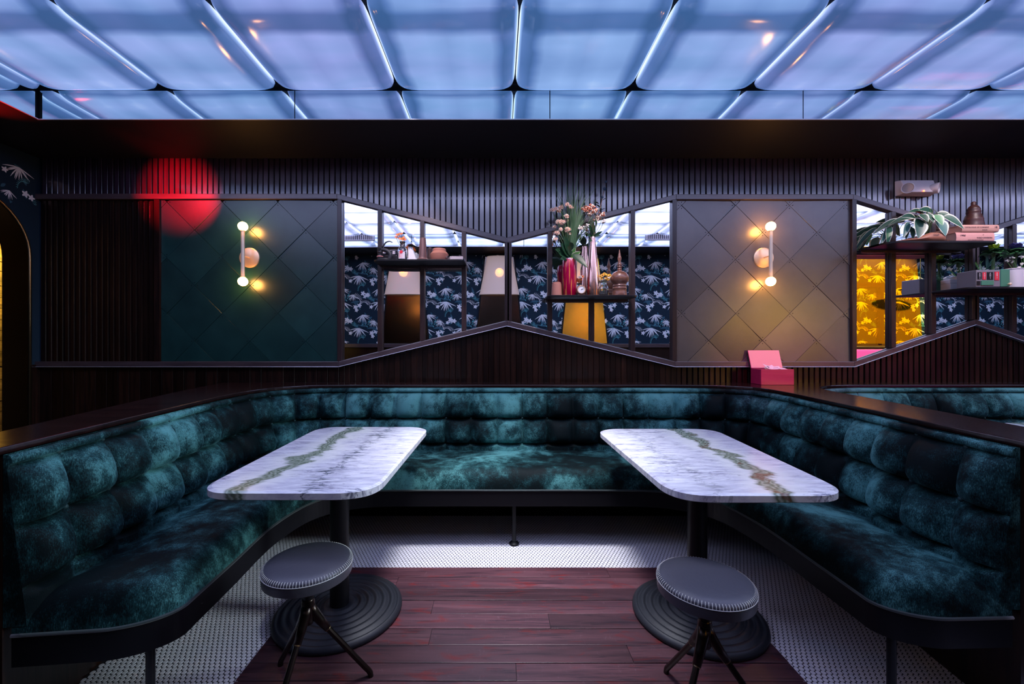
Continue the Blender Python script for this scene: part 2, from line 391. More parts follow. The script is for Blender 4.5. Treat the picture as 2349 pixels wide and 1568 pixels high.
# ---------------------------------------------------------------- room shell
XL, XR, YF = -3.85, 10.0, -0.31
ZS, ZC = 2.845, 3.047
floor = struct(obj('floor', MB().box(-6, XR+0.2, YF-0.2, 5.2, -0.2, -0.0006), M['grout']))
ceil = struct(obj('ceiling', MB().box(XL-0.19, XR+0.2, YF-0.2, 3.75, 3.10, 3.3), M['black']))
FX0, FX1, FY0, FY1 = -3.19, 9.4, 0.29, 2.906
obj('soffit', MB().box(XL, XR, FY1, 3.60, ZS, 3.10), M['soffit'], ceil)
obj('soffit', MB().box(XL, XR, YF, FY0, ZS, 3.10), M['soffit'], ceil)
obj('soffit', MB().box(XL, FX0, FY0, FY1, ZS, 3.10), M['soffit'], ceil)
obj('soffit', MB().box(FX1, XR, FY0, FY1, ZS, 3.10), M['soffit'], ceil)

# backlit quilted acrylic panels, each one lifted out of the tray on its own
def pillow(wx, wy, h=0.062, n=18, p=9):
    b = MB()
    t = [math.sin(PI/2*(2*i/n-1)) for i in range(n+1)]
    def f(i, j):
        u, v = t[i], t[j]; r = max(abs(u), abs(v))
        q = (abs(u)**p+abs(v)**p)**(1/p); s = r/q if q > 1e-9 else 1
        z = -h*(1-r**7)**0.5
        return (u*s*wx/2, -v*s*wy/2, z)
    return b.grid(f, n, n)
PX = [0.112+0.806*k for k in range(-5, 12)]
rows = [0.29, 0.90, 1.50, 2.10, 2.906]
pitch = 0.806
for r in range(4):
    y0, y1 = rows[r], rows[r+1]
    first = None
    for k in range(-5, 12):
        x0 = 0.112+pitch*k; x1 = x0+pitch
        if x1 < FX0+0.05 or x0 > FX1-0.3: continue
        xa, xb = x0, x1
        full = xb-xa > pitch-0.01
        if full and first is not None:
            o = first.copy(); C.objects.link(o)
        else:
            o = obj('ceiling_panel', pillow(xb-xa-0.006, y1-y0-0.010), (M['pmid'], M['pmid'], M['pbright'], M['pdim'])[r], ceil, smooth=True)
            if full: first = o
        o.location = ((xa+xb)/2, (y0+y1)/2-0.003, ZC+0.022); o.parent = ceil

# mirror strips on the inside of the tray
tr = struct(obj('trim_1', MB().box(FX0-0.0, FX1, FY1-0.004, FY1-0.0005, ZS+0.001, 3.09), M['black']))
seams = [FX0+0.016, -1.408, 0.357, 2.11, 3.87, 5.63, 7.4, FX1]
for a, b in zip(seams, seams[1:]):
    obj('mirror_strip', MB().box(a+0.003, b-0.003, FY1-0.010, FY1-0.005, ZS+0.004, ZC-0.004), M['fascia'], tr)
obj('edge_strip', MB().box(FX0, FX1, FY1-0.014, FY1-0.004, ZS-0.002, ZS+0.003), M['edge'], tr)
tr = struct(obj('trim_2', MB().box(FX0+0.0005, FX0+0.004, FY0, FY1-0.015, ZS+0.001, 3.09), M['black']))
for a, b in ((0.30, 1.2), (1.2, 2.05), (2.05, FY1-0.03)):
    obj('mirror_strip', MB().box(FX0+0.005, FX0+0.010, a+0.003, b-0.003, ZS+0.004, ZC-0.004), M['fascia'], tr)
obj('edge_strip', MB().box(FX0+0.004, FX0+0.014, FY0, FY1-0.016, ZS-0.002, ZS+0.003), M['edge'], tr)
tr = struct(obj('trim_3', MB().box(FX0, FX1, FY0+0.0005, FY0+0.004, ZS+0.001, 3.09), M['black']))
for a in range(7):
    obj('mirror_strip', MB().box(FX0+1.8*a+0.003, FX0+1.8*a+1.795, FY0+0.005, FY0+0.010, ZS+0.004, ZC-0.004), M['fascia'], tr)
obj('edge_strip', MB().box(FX0, FX1, FY0+0.004, FY0+0.014, ZS-0.002, ZS+0.003), M['edge'], tr)

# ---- back wall: trim line zig-zags over and under the mirrors
TOP = [(62, 446), (775, 446), (1163, 546), (1549, 447), (1953, 447), (2229, 533), (2505, 447), (3400, 447)]
BOT = [(62, 841), (779, 841), (1163, 748), (1546, 841), (1955, 841), (2231, 745), (2507, 841), (3400, 841)]
def poly_z(line, px):
    for (a, b), (c, d) in zip(line, line[1:]):
        if a <= px <= c: return b+(d-b)*(px-a)/(c-a)
    return line[-1][1]
wb = struct(obj('wall_back', MB().box(XL-0.19, XR+0.2, 3.531, 3.75, 0, ZS+0.2), M['black']))
bb = struct(obj('baseboard_back', MB().box(XL, XR, 3.525, 3.5305, 0.0, WZ(880)), M['darkslat']))
def slat(px0, px1, zt, zb, proud, mat, parent):
    x0, x1 = WX(px0), WX(px1); ya, yb = 3.531, 3.531-proud; c = 0.0022
    t0, t1 = zt(px0), zt(px1); b0, b1 = zb(px0), zb(px1)
    m = MB().prism([(x0,ya,b0),(x0,yb+c,b0),(x0+c,yb,b0),(x1-c,yb,b1),(x1,yb+c,b1),(x1,ya,b1)],
                   [(x0,ya,t0),(x0,yb+c,t0),(x0+c,yb,t0),(x1-c,yb,t1),(x1,yb+c,t1),(x1,ya,t1)])
    return obj('slat', m, mat, parent)
px = 95.0; i = 0
rng = random.Random(3)
while px < 3000:
    w_ = 10.4
    slat(px, px+w_, lambda q: ZS+0.001, lambda q: WZ(poly_z(TOP, q))-0.003, 0.026+rng.uniform(-.002, .002), M['slat'], wb)
    px += 12.72
px = 66.0
while px < 3000:
    w_ = 24.4 if px < 770 else (12.3 if px < 1545 else 9.6)
    st = 25.4 if px < 770 else 12.72
    slat(px, px+w_, lambda q: WZ(poly_z(BOT, q))+0.003, lambda q: WZ(890) if q > 560 else 0.02, 0.024+rng.uniform(-.002, .002), M['darkslat'], bb)
    px += st
# fluted recess left of the teal panel
px = 94.0
fl = struct(obj('trim_4', MB().box(WX(62), WX(368), 3.5225, 3.5305, WZ(834), WZ(456)), M['darkslat']))
while px < 356:
    slat2 = MB().prism([(WX(px),3.522,WZ(832)),(WX(px+1.5),3.507,WZ(832)),(WX(px+8),3.507,WZ(832)),(WX(px+9.5),3.522,WZ(832))],
                       [(WX(px),3.522,WZ(459)),(WX(px+1.5),3.507,WZ(459)),(WX(px+8),3.507,WZ(459)),(WX(px+9.5),3.522,WZ(459))])
    obj('slat', slat2, M['darkslat'], fl); px += 13.0
obj('post', MB().box(WX(357), WX(369.5), 3.482, 3.522, WZ(832), WZ(459)), M['darkslat'], fl)

def strip(line, th, name, parent, up, y0=3.478, y1=3.531, mat=None):
    # board following a zig-zag line, mitred; 'up' px of height below the line (negative = above)
    pts = line
    for (a, b), (c, d) in zip(pts, pts[1:]):
        if a > 3000: break
        A0 = (WX(a), WZ(b)); B0 = (WX(c), WZ(d)); A1 = (WX(a), WZ(b+th)); B1 = (WX(c), WZ(d+th))
        m = MB().prism([(A0[0],y0,A0[1]),(A1[0],y0,A1[1]),(B1[0],y0,B1[1]),(B0[0],y0,B0[1])],
                       [(A0[0],y1,A0[1]),(A1[0],y1,A1[1]),(B1[0],y1,B1[1]),(B0[0],y1,B0[1])])
        obj(name, m, mat or M['trim'], parent, bev=0.003)
tt = struct(obj('trim_5', MB().box(WX(62), XR, 3.529, 3.5305, WZ(455), WZ(449)), M['trim']))
strip([(p, y) for p, y in TOP], 12, 'board', tt, 0)
tb = struct(obj('trim_6', MB().box(WX(62), XR, 3.529, 3.5305, WZ(838), WZ(835)), M['trim']))
strip([(p, y-12.5) for p, y in BOT], 11, 'board', tb, 0, y0=3.475)
strip([(p, y-0.9) for p, y in BOT], 1.0, 'bead', tb, 0, y0=3.470, mat=M['edge'])

# ---- mirrors between posts
def mirror(label, px, yaw, extra_edges):
    xs = px
    t = thing('wall_mirror', label, 'mirror', (WX((xs[0]+xs[-1])/2), 3.52, WZ(841)))
    for k, (a, b) in enumerate(zip(xs, xs[1:])):
        top = lambda q: WZ(poly_z(TOP, q)+11.5); bot = lambda q: WZ(poly_z(BOT, q)-13)
        ya = 0.5*(b-a)*3.5/960*math.tan(math.radians(yaw[k]))
        m = MB().prism([(WX(a),3.507-ya,bot(a)),(WX(b),3.507+ya,bot(b)),(WX(b),3.507+ya,top(b)),(WX(a),3.507-ya,top(a))],
                       [(WX(a),3.519,bot(a)),(WX(b),3.519,bot(b)),(WX(b),3.519,top(b)),(WX(a),3.519,top(a))])
        obj('pane', m, M['mirror'], t, world=True, bev=0.0025)
    for k, q in enumerate(xs):
        edge = k in (0, len(xs)-1) and extra_edges[0 if k == 0 else 1]
        hw = 5.2
        m = MB().box(WX(q-hw), WX(q+hw), 3.476, 3.506, WZ(poly_z(BOT, q)-12.2), WZ(poly_z(TOP, q)+11))
        obj('mullion', m, M['post'], t, world=True, bev=0.003)
    return t
mirror('bow-tie end mirror beside the teal tile panel, above a shelf with pottery and a press', [781, 873, 969.5, 1064.5, 1163], [-1.1, 0, 0, 0], (1, 1))
mirror('bow-tie end mirror beside the taupe tile panel, behind the red vase and copper vase', [1168.5, 1261, 1357, 1450, 1545], [0, 0, 0, 0], (0, 1))
mirror('mirror at the right edge of the photo, behind the variegated plant and old books', [1955, 2044.5, 2136, 2229], [0, 0, 0], (1, 1))
mirror('mirror beyond the right edge of the photo, behind the white planter and cabbages', [2234.5, 2320, 2411, 2505], [0, 0, 0], (0, 1))

# ---- diamond tile panels
def clip(poly, axis, val, keep_less):
    out = []
    for p, q in zip(poly, poly[1:]+poly[:1]):
        ip = (p[axis] <= val) == keep_less; iq = (q[axis] <= val) == keep_less
        if ip: out.append(p)
        if ip != iq:
            t = (val-p[axis])/(q[axis]-p[axis]); out.append((p[0]+(q[0]-p[0])*t, p[1]+(q[1]-p[1])*t))
    return out
def tile_panel(name, label, px0, px1, vx, vy, hx, hy, mat):
    t = thing(name, label, 'wall panel', (WX((px0+px1)/2), 3.525, WZ(829)))
    obj('backing', MB().box(WX(px0), WX(px1), 3.515, 3.525, WZ(829), WZ(459)), M['black'], t, world=True)
    nails = MB()
    for i in range(-9, 10):
        for j in range(-9, 10):
            if (i+j) % 2 == 0: continue
            cx, cy = vx+i*hx, vy+j*hy; g = 0.28
            pl = [(cx-hx+g, cy), (cx, cy-hy+g), (cx+hx-g, cy), (cx, cy+hy-g)]
            for ax, val, kl in ((0, px0, False), (0, px1, True), (1, 459, False), (1, 829, True)):
                pl = clip(pl, ax, val, kl)
                if len(pl) < 3: break
            if len(pl) < 3: continue
            ar = 0.5*abs(sum(p[0]*q[1]-q[0]*p[1] for p, q in zip(pl, pl[1:]+pl[:1])))
            if ar < 20: continue
            mx = sum(p[0] for p in pl)/len(pl); my = sum(p[1] for p in pl)/len(pl)
            y0 = 3.503+rng.uniform(-0.0012, 0.0012)
            tx, tz = rng.uniform(-.004, .004), rng.uniform(-.004, .004)
            fr = [(WX(p[0]), y0+tx*(p[0]-mx)/60+tz*(p[1]-my)/60, WZ(p[1])) for p in pl]
            inn = [(WX(mx+(p[0]-mx)*.992), y-0.0018, WZ(my+(p[1]-my)*.992)) for p, (_, y, _) in zip(pl, fr)]
            bk = [(a, 3.515, c) for a, _, c in fr]
            m = MB().prism(bk, fr, cb=False); n = len(fr)
            m.prism(fr, inn, ca=False)
            obj('tile', m, mat, t, world=True)
            for sx, sy in ((-1, 0), (1, 0), (0, -1), (0, 1)):
                q = (cx+sx*(hx-7), cy+sy*(hy-7))
                if px0+3 < q[0] < px1-3 and 462 < q[1] < 826:
                    nails.ball((WX(q[0]), y0-0.002, WZ(q[1])), 0.0038, 6, 4, (1, .5, 1))
    stuff(obj('nail_heads', nails, M['blackmetal'], t, world=True))
    return t
tile_panel('tile_panel', 'square wall panel of teal diamond tiles with the left brass sconce', 369.5, 775.5, 446, 527, 63.8, 63.8, M['tileL'])
tile_panel('tile_panel', 'square wall panel of taupe diamond tiles with the right brass sconce', 1550, 1949.5, 1625.6, 532.6, 62.0, 62.0, M['tileR'])

# ---- floral wallpaper, printed motifs a hair proud of the wall
def motif(b, to3, s, seed):
    r = random.Random(seed); cnt_ = [0]
    def leaf(u, v, ang, L, wd, mi, n=4, bend=0.0):
        du, dv = math.cos(ang), math.sin(ang); a = []; c = []
        for k in range(n+1):
            q = k/n; ww = wd*math.sin(PI*min(q*0.9+0.06, 1))
            uu = u+du*L*q-dv*bend*L*q*q; vv = v+dv*L*q+du*bend*L*q*q
            a.append((uu-dv*ww/2, vv+du*ww/2)); c.append((uu+dv*ww/2, vv-du*ww/2))
        cnt_[0] += 1; pts = [to3(s*x, s*y, cnt_[0]*1.2e-5) for x, y in a+c]; m = n+1
        b.add(pts, [(k, k+m, k+1+m, k+1) for k in range(n)], mi)
    def fan(u, v, base, L, cnt, spread, mi):
        for k in range(cnt):
            a = base+spread*(k/(cnt-1)-.5); leaf(u, v, a, L*r.uniform(.8, 1.05), L*0.085, mi, 3, r.uniform(-.15, .15))
    def frond(u, v, ang, L, bend, mi):
        for k in range(11):
            q = k/11; uu = u+math.cos(ang+bend*q)*L*q; vv = v+math.sin(ang+bend*q)*L*q
            for sd in (-1, 1): leaf(uu, vv, ang+bend*q+sd*(1.1-.5*q), L*.30*(1-.6*q), L*.035, mi, 2, -sd*.25)
    def flower(u, v, R, mi, n=6):
        for k in range(n): leaf(u, v, 2*PI*k/n+r.uniform(-.1, .1), R, R*.62, mi, 3)
    for k in range(16): leaf(r.uniform(-.4, .4), r.uniform(-.36, .36), r.uniform(0, 6.3), r.uniform(.08, .2), .045, 2, 3, r.uniform(-.3, .3))
    fan(-.18, .16, -1.75, .21, 11, 2.6, 0); fan(.22, -.10, -1.3, .19, 9, 2.3, 0); fan(-.30, -.22, -1.9, .14, 8, 2.0, 0)
    frond(.05, .28, .2, .26, -1.4, 0); frond(-.05, -.02, 2.6, .2, 1.3, 1); frond(.36, .10, 1.9, .2, 1.2, 0); frond(.0, -.30, .4, .18, -1.2, 1)
    for u, v, R in ((.08, .06, .055), (.16, .09, .05), (.10, -.005, .045), (-.10, -.20, .055), (-.02, -.23, .05), (.34, .30, .05), (.27, .27, .04), (-.36, .06, .045)):
        flower(u, v, R, 0, 5)
    for k in range(8): leaf(.3+r.uniform(-.1, .1), -.28+r.uniform(-.06, .06), r.uniform(0, 6.3), .05, .018, 1, 2)
PR = [M['print'], M['print2'], M['print3']]
wf = struct(obj('wall_front', MB().box(XL-0.19, XR+0.2, YF-0.2, YF, 0, 3.2), M['paper']))
b = MB(); ii = 0
for gx in range(-5, 14):
    for gz in range(4):
        cx, cz = gx*0.66+0.2, 1.42+gz*0.46; jj = 0.37*(gz % 2)
        def to3(u, v, w=0, cx=cx+jj, cz=cz, k=ii % 2+2*((gx+5) % 2)): return (cx+u, YF+0.0010+0.004*k+w, cz+v)
        motif(b, to3, 0.86, 5); ii += 1
keep = [k for k, f in enumerate(b.f) if all(1.285 < b.v[i][2] < 2.84 and XL < b.v[i][0] < XR for i in f)]
b.f = [b.f[k] for k in keep]; b.m = [b.m[k] for k in keep]
stuff(obj('wallpaper_print', b, PR, wf))
obj('rail', MB().box(XL+.01, XR-.01, YF, YF+0.05, 1.22, 1.285), M['trim'], wf, bev=.004)
obj('wainscot', MB().box(XL+.01, XR-.01, YF, YF+0.015, 0.0, 1.22), M['darkslat'], wf)

# left wall with an arched doorway
arch = []
yc, zc, ra = 2.95, 2.0, 0.47
arch = [(yc-ra, 0)]+[(yc-ra*math.cos(a), zc+ra*math.sin(a)) for a in [PI*k/24 for k in range(25)]]+[(yc+ra, 0)]
outl = [(YF-.2, 0)]+arch+[(3.75, 0), (3.75, 3.2), (YF-.2, 3.2)]
wl = struct(obj('wall_left', MB().prism([(XL-.19, y, z) for y, z in outl], [(XL, y, z) for y, z in outl]), M['paper']))
b = MB()
for cy, cz, sd in ((3.46, 2.62, 5), (3.46, 1.86, 7), (3.46, 1.42, 9), (2.6, 2.75, 11), (1.6, 2.3, 5), (1.6, 1.7, 7), (0.8, 2.0, 9), (0.2, 2.5, 5)):
    def to3(u, v, w=0): return (XL+0.0012+w, cy+u, cz+v)
    motif(b, to3, 0.55, sd)
keep = []
for k, f in enumerate(b.f):
    q = [b.v[i] for i in f]
    if all(1.14 < p[2] < 2.83 and -.3 < p[1] < 3.49 and not ((p[1]-yc)**2+(p[2]-zc)**2 < .53**2 or (p[2] < zc and abs(p[1]-yc) < .53)) for p in q): keep.append(k)
b.f = [b.f[k] for k in keep]; b.m = [b.m[k] for k in keep]
stuff(obj('wallpaper_print', b, PR, wl))
obj('wainscot', MB().box(XL, XL+.012, 3.44, 3.52, 0, 1.12), M['darkslat'], wl)
obj('wainscot', MB().box(XL, XL+.012, YF+.06, 2.46, 0, 1.12), M['darkslat'], wl)
dr = struct(obj('door_1', MB().grid(lambda i, j: (XL+.012-.21*j, yc+(arch[i][0]-yc)*.985, max(0.0, zc+(arch[i][1]-zc)*.985 if arch[i][1] > zc else arch[i][1])), len(arch)-1, 1), M['darkbrass'], smooth=True))
ring = [((XL+.010), yc+(y-yc)*1.02, zc+(z-zc)*1.02 if z > zc else max(z, .02)) for y, z in arch]
obj('edge_bead', MB().tube(ring, 0.012, 8), M['agedbrass'], dr, smooth=True)
# passage behind the arch: horizontal rough boards
wp = struct(obj('wall_passage', MB().box(-5.15, -5.05, 0.5, 5.0, 0, 3.2), M['black']))
z = 0.0; r2 = random.Random(4)
while z < 3.0:
    h = r2.uniform(.09, .15); y0 = 0.5
    while y0 < 4.9:
        y1 = min(5.0, y0+r2.uniform(.9, 1.9))
        obj('board', MB().box(-5.05, -5.03+r2.uniform(-.006, .008), y0, y1-.004, z+.002, z+h-.002), M['barnwood'], wp, bev=.003); y0 = y1
    z += h
struct(obj('wall_passage_end', MB().box(-5.1, -4.04, 4.9, 5.0, 0, 3.2).box(-5.1, -4.04, 0.4, 0.5, 0, 3.2).box(-5.1, -4.04, 0.4, 5, 3.1, 3.3), M['barnwood']))
struct(obj('wall_right', MB().box(XR, XR+.2, YF-.2, 3.75, 0, 3.2), M['paper']))

# ---- floor: red-brown reclaimed boards and white penny mosaic
lines = [1302, 1325, 1351, 1378, 1409, 1443, 1480, 1522, 1563]
ys = [1248/(q-786) for q in lines]
while ys[-1] > 0.75: ys.append(ys[-1]-0.1)
PLX0, PLX1 = -1.01, 1.18
joints = {3: [(996-1143)*ys[3]/960], 4: [(1257-1143)*ys[4]/960], 7: [(1183-1143)*ys[7]/960], 0: [0.62], 1: [-0.55], 2: [0.75], 5: [-0.3], 6: [0.55], 9: [-.4], 10: [.3], 11: [-.1], 12: [.5]}
for k in range(len(ys)-1):
    xs = [PLX0]+joints.get(k, [])+[PLX1]
    for a, c in zip(xs, xs[1:]):
        m = MB().box(a+.0008, c-.0008, ys[k+1]+.0012, ys[k]-.0012, -0.004, 0.004+rng.uniform(-.001, .001))
        obj('plank', m, M['plank'], floor, bev=.0012)
px_, py_ = 0.0212, 0.0212*math.sqrt(3)/2
def tile_mb(cx, cy, vs_, fs):
    o = len(vs_); n = 10
    for rr, z in ((.0096, -.001), (.0094, .0008), (.0085, .0016)):
        for k in range(n): vs_.append((cx+rr*math.cos(2*PI*k/n), cy+rr*math.sin(2*PI*k/n), z))
    for l in range(2):
        for k in range(n): fs.append((o+l*n+k, o+l*n+(k+1) % n, o+(l+1)*n+(k+1) % n, o+(l+1)*n+k))
    fs.append(tuple(o+2*n+k for k in range(n)))
cs = []
j = 0; y = 1.10
while y < 3.14:
    x = -1.60+(px_/2 if j % 2 else 0)
    while x < 2.0:
        if not (PLX0+.008 < x < PLX1-.008 and y < ys[0]-.008): cs.append((x, y))
        x += px_
    y += py_; j += 1
def seen(c):
    X, Y = c; u = 1143+960*X/Y; v = 786+1248/Y
    return v < 1560 and 210 < u < 2150 and (-1.5 < X < 1.7)
near = sorted([c for c in cs if seen(c)], key=lambda c: c[1])[:280]
ns = set(near)
b = MB()
for c in cs:
    if c not in ns: tile_mb(c[0], c[1], b.v, b.f)
b.m = [0]*len(b.f)
stuff(obj('penny_tiles', b, M['penny'], floor))
b = MB(); tile_mb(0, 0, b.v, b.f); b.m = [0]*len(b.f)
t0 = None
for c in near:
    if t0 is None: t0 = o = obj('tile', b, M['penny'], floor)
    else: o = t0.copy(); C.objects.link(o)
    o.location = (c[0], c[1], 0); o.parent = floor
# ---------------------------------------------------------------- tufted banquettes
CELL = 0.197
ZB = [0.40, 0.522, 0.713, 0.911, 0.946]
def banquette(label, inner, front, s0, rj, w_end=(True, True), leg_pts=()):
    """inner: plan path of the ledge edge; front: plan path of the seat front."""
    path, L = resample(catmull([(x, y, 0) for x, y in inner]), int(round(7.4/CELL*12)))
    N = len(path)-1; ds = L/N
    nor = []
    for i in range(N+1):
        t = (path[min(i+2, N)]-path[max(i-2, 0)]).normalized(); nor.append(Vector((t.y, -t.x, 0)))
    mid = path[N//2]
    t = thing('banquette', label, 'bench', (mid.x, 2.9, 0))
    def prof(x): return max(0.0, 1-abs(2*x-1)**2.6)**0.55
    A = 0.085
    zs = []
    for a, b_, n in ((0.40, .522, 6), (.522, .713, 14), (.713, .911, 14), (.911, .946, 5)):
        zs += [a+(b_-a)*k/n for k in range(n)]
    zs.append(.946)
    last = s0+CELL*math.floor((L-0.12-s0)/CELL)
    def bulge(s, z):
        if s < s0: pu = min(1, max(s, 0)/.05)**.5*max(0, 1-(max(0, s-s0+.14)/.14)**2.4)**.62
        elif s > last: pu = min(1, max(L-s, 0)/.05)**.5*max(0, 1-(max(0, last+.14-s)/.14)**2.4)**.62
        else: pu = prof(((s-s0)/CELL) % 1.0)
        if z < ZB[1]: pv = 0.55*prof(.5+.5*(ZB[1]-z)/.16) if z > .36 else .5
        elif z < ZB[2]: pv = prof((z-ZB[1])/(ZB[2]-ZB[1]))
        elif z < ZB[3]: pv = prof((z-ZB[2])/(ZB[3]-ZB[2]))
        else: pv = .42*prof(min(1, (z-ZB[3])/(ZB[4]-ZB[3])*.9+.02)); pu = .45+.55*pu
        sag = 1.0
        if ZB[1] < z < ZB[3]:
            k = (z-ZB[1])/(ZB[2]-ZB[1]) if z < ZB[2] else (z-ZB[2])/(ZB[3]-ZB[2]); sag = 1.16-.36*k
        return A*pu*pv*sag
    def surf(i, z):
        s = i*ds; o = .018+.055*(.946-z)/.5+bulge(s, z); p = path[i]+nor[i]*o; return (p.x, p.y, z)
    b = MB().grid(lambda i, j: surf(i, zs[j]), N, len(zs)-1)
    # closed back of the cushion and its two ends
    b2 = MB().grid(lambda i, j: (path[i].x+nor[i].x*.012, path[i].y+nor[i].y*.012, .40+.546*j), N, 1)
    b.add(b2.v, [f[::-1] for f in b2.f])
    for i in (0, N):
        lo = [surf(i, z) for z in zs]; c = path[i]+nor[i]*.012
        b.add(lo+[(c.x, c.y, .946), (c.x, c.y, .40)], [tuple(range(len(lo)+2))])
    obj('backrest', b, M['velvet'], t, smooth=2, world=True)
    s = s0; first = None
    while s < L-.06:
        i = min(N, int(round(s/ds)))
        for z in (ZB[3], ZB[2]):
            o_ = .018+.055*(.946-z)/.5+.002; p = path[i]+nor[i]*o_
            if first is None:
                first = o = obj('button', MB().ball((0, 0, 0), 0.0105, 10, 6, (1, 1, 1)), M['button'], t, smooth=True)
            else: o = first.copy(); C.objects.link(o); o.parent = t
            o.location = (p.x-t.location.x, p.y-t.location.y, z)
        s += CELL
    # seat
    n2 = 240
    po, _ = resample([path[i]+nor[i]*.035 for i in range(N+1)], n2)
    pf, Lf = resample(catmull([(x, y, 0) for x, y in front], 16), n2)
    ends = [0]
    for a, c in zip(po, po[1:]): ends.append(ends[-1]+(c-a).length)
    Ls = ends[-1]; nt_ = 22
    tt_ = [1-(1-k/nt_)**1.7 for k in range(nt_+1)]
    # non uniform sampling near the free ends
    idx = [n2*(0.5-0.5*math.cos(PI*k/260)) for k in range(261)]
    def pick(arr, q):
        i0 = min(int(q), n2-1); f_ = q-i0; a, c = arr[i0], arr[i0+1]
        return a+(c-a)*f_ if isinstance(a, float) else a.lerp(c, f_)
    ends = [float(e) for e in ends]
    def plan(q, t_):
        O, F, s_ = pick(po, q), pick(pf, q), pick(ends, q)
        W = (F-O).length; r = .19; ee = 9
        if w_end[0]: ee = min(ee, s_)
        if w_end[1]: ee = min(ee, Ls-s_)
        cut = r-math.sqrt(max(0, r*r-(r-ee)**2)) if ee < r else 0
        Wp = W-cut; Q = O+(F-O)*(t_*Wp/W); return Q, Wp*(1-t_), ee
    nz = lambda x, y: .006*math.sin(9*x+2)*math.sin(7*y)+.004*math.sin(23*x)*math.sin(19*y+1)
    def seat(k, j):
        Q, ef, ee = plan(idx[k], tt_[j]); R = .085
        g = lambda d: math.sqrt(max(0, 1-(1-min(d/R, 1))**2))
        h = .372+(.123+nz(Q.x, Q.y))*g(ef)*g(ee)
        if ef > .3: h -= .02*min(1, (ef-.3)/.12)
        bulg = .012*g(ef)*(1-min(ef/R, 1)) if ef < R else 0
        return (Q.x, Q.y, h)
    b = MB().grid(seat, 260, nt_)
    obj('seat', b, M['velvet'], t, smooth=True, world=True)
    loop = [plan(q, 1.0)[0] for q in idx]
    if w_end[0]: loop = [plan(0, k/6)[0] for k in range(6)]+loop
    if w_end[1]: loop = loop+[plan(n2, 1-k/6)[0] for k in range(1, 7)]
    obj('piping', MB().tube([(p.x, p.y, .373) for p in loop], .006, 6), M['piping'], t, smooth=True, world=True)
    cen = lambda p, k: p
    m = len(loop); inn = []
    for i in range(m):
        d = (loop[min(i+1, m-1)]-loop[max(i-1, 0)]); d = d.normalized() if d.length > 1e-6 else Vector((1, 0, 0))
        inn.append(loop[i]-Vector((d.y, -d.x, 0))*.010)
    b = MB()
    for i in range(m-1):
        a, c, ai, ci = loop[i], loop[i+1], inn[i], inn[i+1]
        b.add([(a.x, a.y, .272), (c.x, c.y, .272), (c.x, c.y, .369), (a.x, a.y, .369), (ai.x, ai.y, .272), (ci.x, ci.y, .272), (ci.x, ci.y, .369), (ai.x, ai.y, .369)],
              [(0, 1, 2, 3), (4, 7, 6, 5), (0, 4, 5, 1), (3, 2, 6, 7)])
    b3 = MB().grid(lambda k, j: (*plan(idx[k*4], j)[0][:2], .366), 65, 1); b.add(b3.v, b3.f)
    obj('apron', b, M['blackmetal'], t, world=True)
    b = MB().grid(lambda i, j: (path[i].x+nor[i].x*.010, path[i].y+nor[i].y*.010, .935*j), N, 1)
    b4 = MB().grid(lambda i, j: (path[i].x-nor[i].x*.010, path[i].y-nor[i].y*.010, .935*j), N, 1)
    b.add(b4.v, [f[::-1] for f in b4.f])
    for i in (0, N):
        a, c = path[i]+nor[i]*.010, path[i]-nor[i]*.010
        b.add([(a.x, a.y, 0), (c.x, c.y, 0), (c.x, c.y, .935), (a.x, a.y, .935)], [(0, 1, 2, 3)])
    obj('back_panel', b, M['darkslat'], t, world=True)
    for x, y in leg_pts:
        l = obj('leg', MB().tube([(x, y, .012), (x, y, .366)], .014, 12), M['blackmetal'], t, smooth=2, world=True)
        obj('foot', MB().lathe([(.032, .004), (.032, .012), (.02, .02), (.014, .022)], 16, (x-t.location.x, y-t.location.y, 0)), M['blackmetal'], l, smooth=2)
    return t

inner1 = [(-1.576, 1.32), (-1.62, 1.65), (-1.682, 2.17), (-1.735, 2.70), (-1.70, 3.02), (-1.55, 3.22), (-1.30, 3.30), (-.6, 3.315), (.1, 3.315), (.9, 3.315),
          (1.45, 3.30), (1.75, 3.25), (1.93, 3.10), (1.945, 2.80), (1.906, 2.466), (1.856, 2.05), (1.805, 1.745), (1.772, 1.41)]
front1 = [(-1.10, 1.37), (-1.12, 1.75), (-1.14, 2.15), (-1.06, 2.46), (-.82, 2.61), (-.4, 2.63), (.1, 2.63), (.6, 2.63), (1.0, 2.61), (1.25, 2.46), (1.335, 2.15), (1.335, 1.75), (1.33, 1.40)]
banquette('horseshoe banquette of tufted teal velvet around the two marble tables', inner1, front1, .175, 0,
          leg_pts=[(-1.205, 1.45), (.102, 2.70), (1.40, 1.49)])
inner2 = [(2.03, 1.35), (2.09, 1.667), (2.11, 1.80), (2.185, 2.2), (2.256, 2.59), (2.32, 2.95), (2.45, 3.18), (2.72, 3.30), (3.2, 3.315), (4.2, 3.315), (5.0, 3.315), (5.3, 3.315)]
front2 = [(2.54, 1.40), (2.60, 1.75), (2.68, 2.2), (2.82, 2.5), (3.05, 2.62), (3.5, 2.63), (4.2, 2.63), (5.3, 2.63)]
banquette('second tufted teal banquette beyond the wooden divider ledge on the right', inner2, front2, .12, 0, w_end=(True, True),
          leg_pts=[(2.66, 1.5), (4.0, 2.72)])

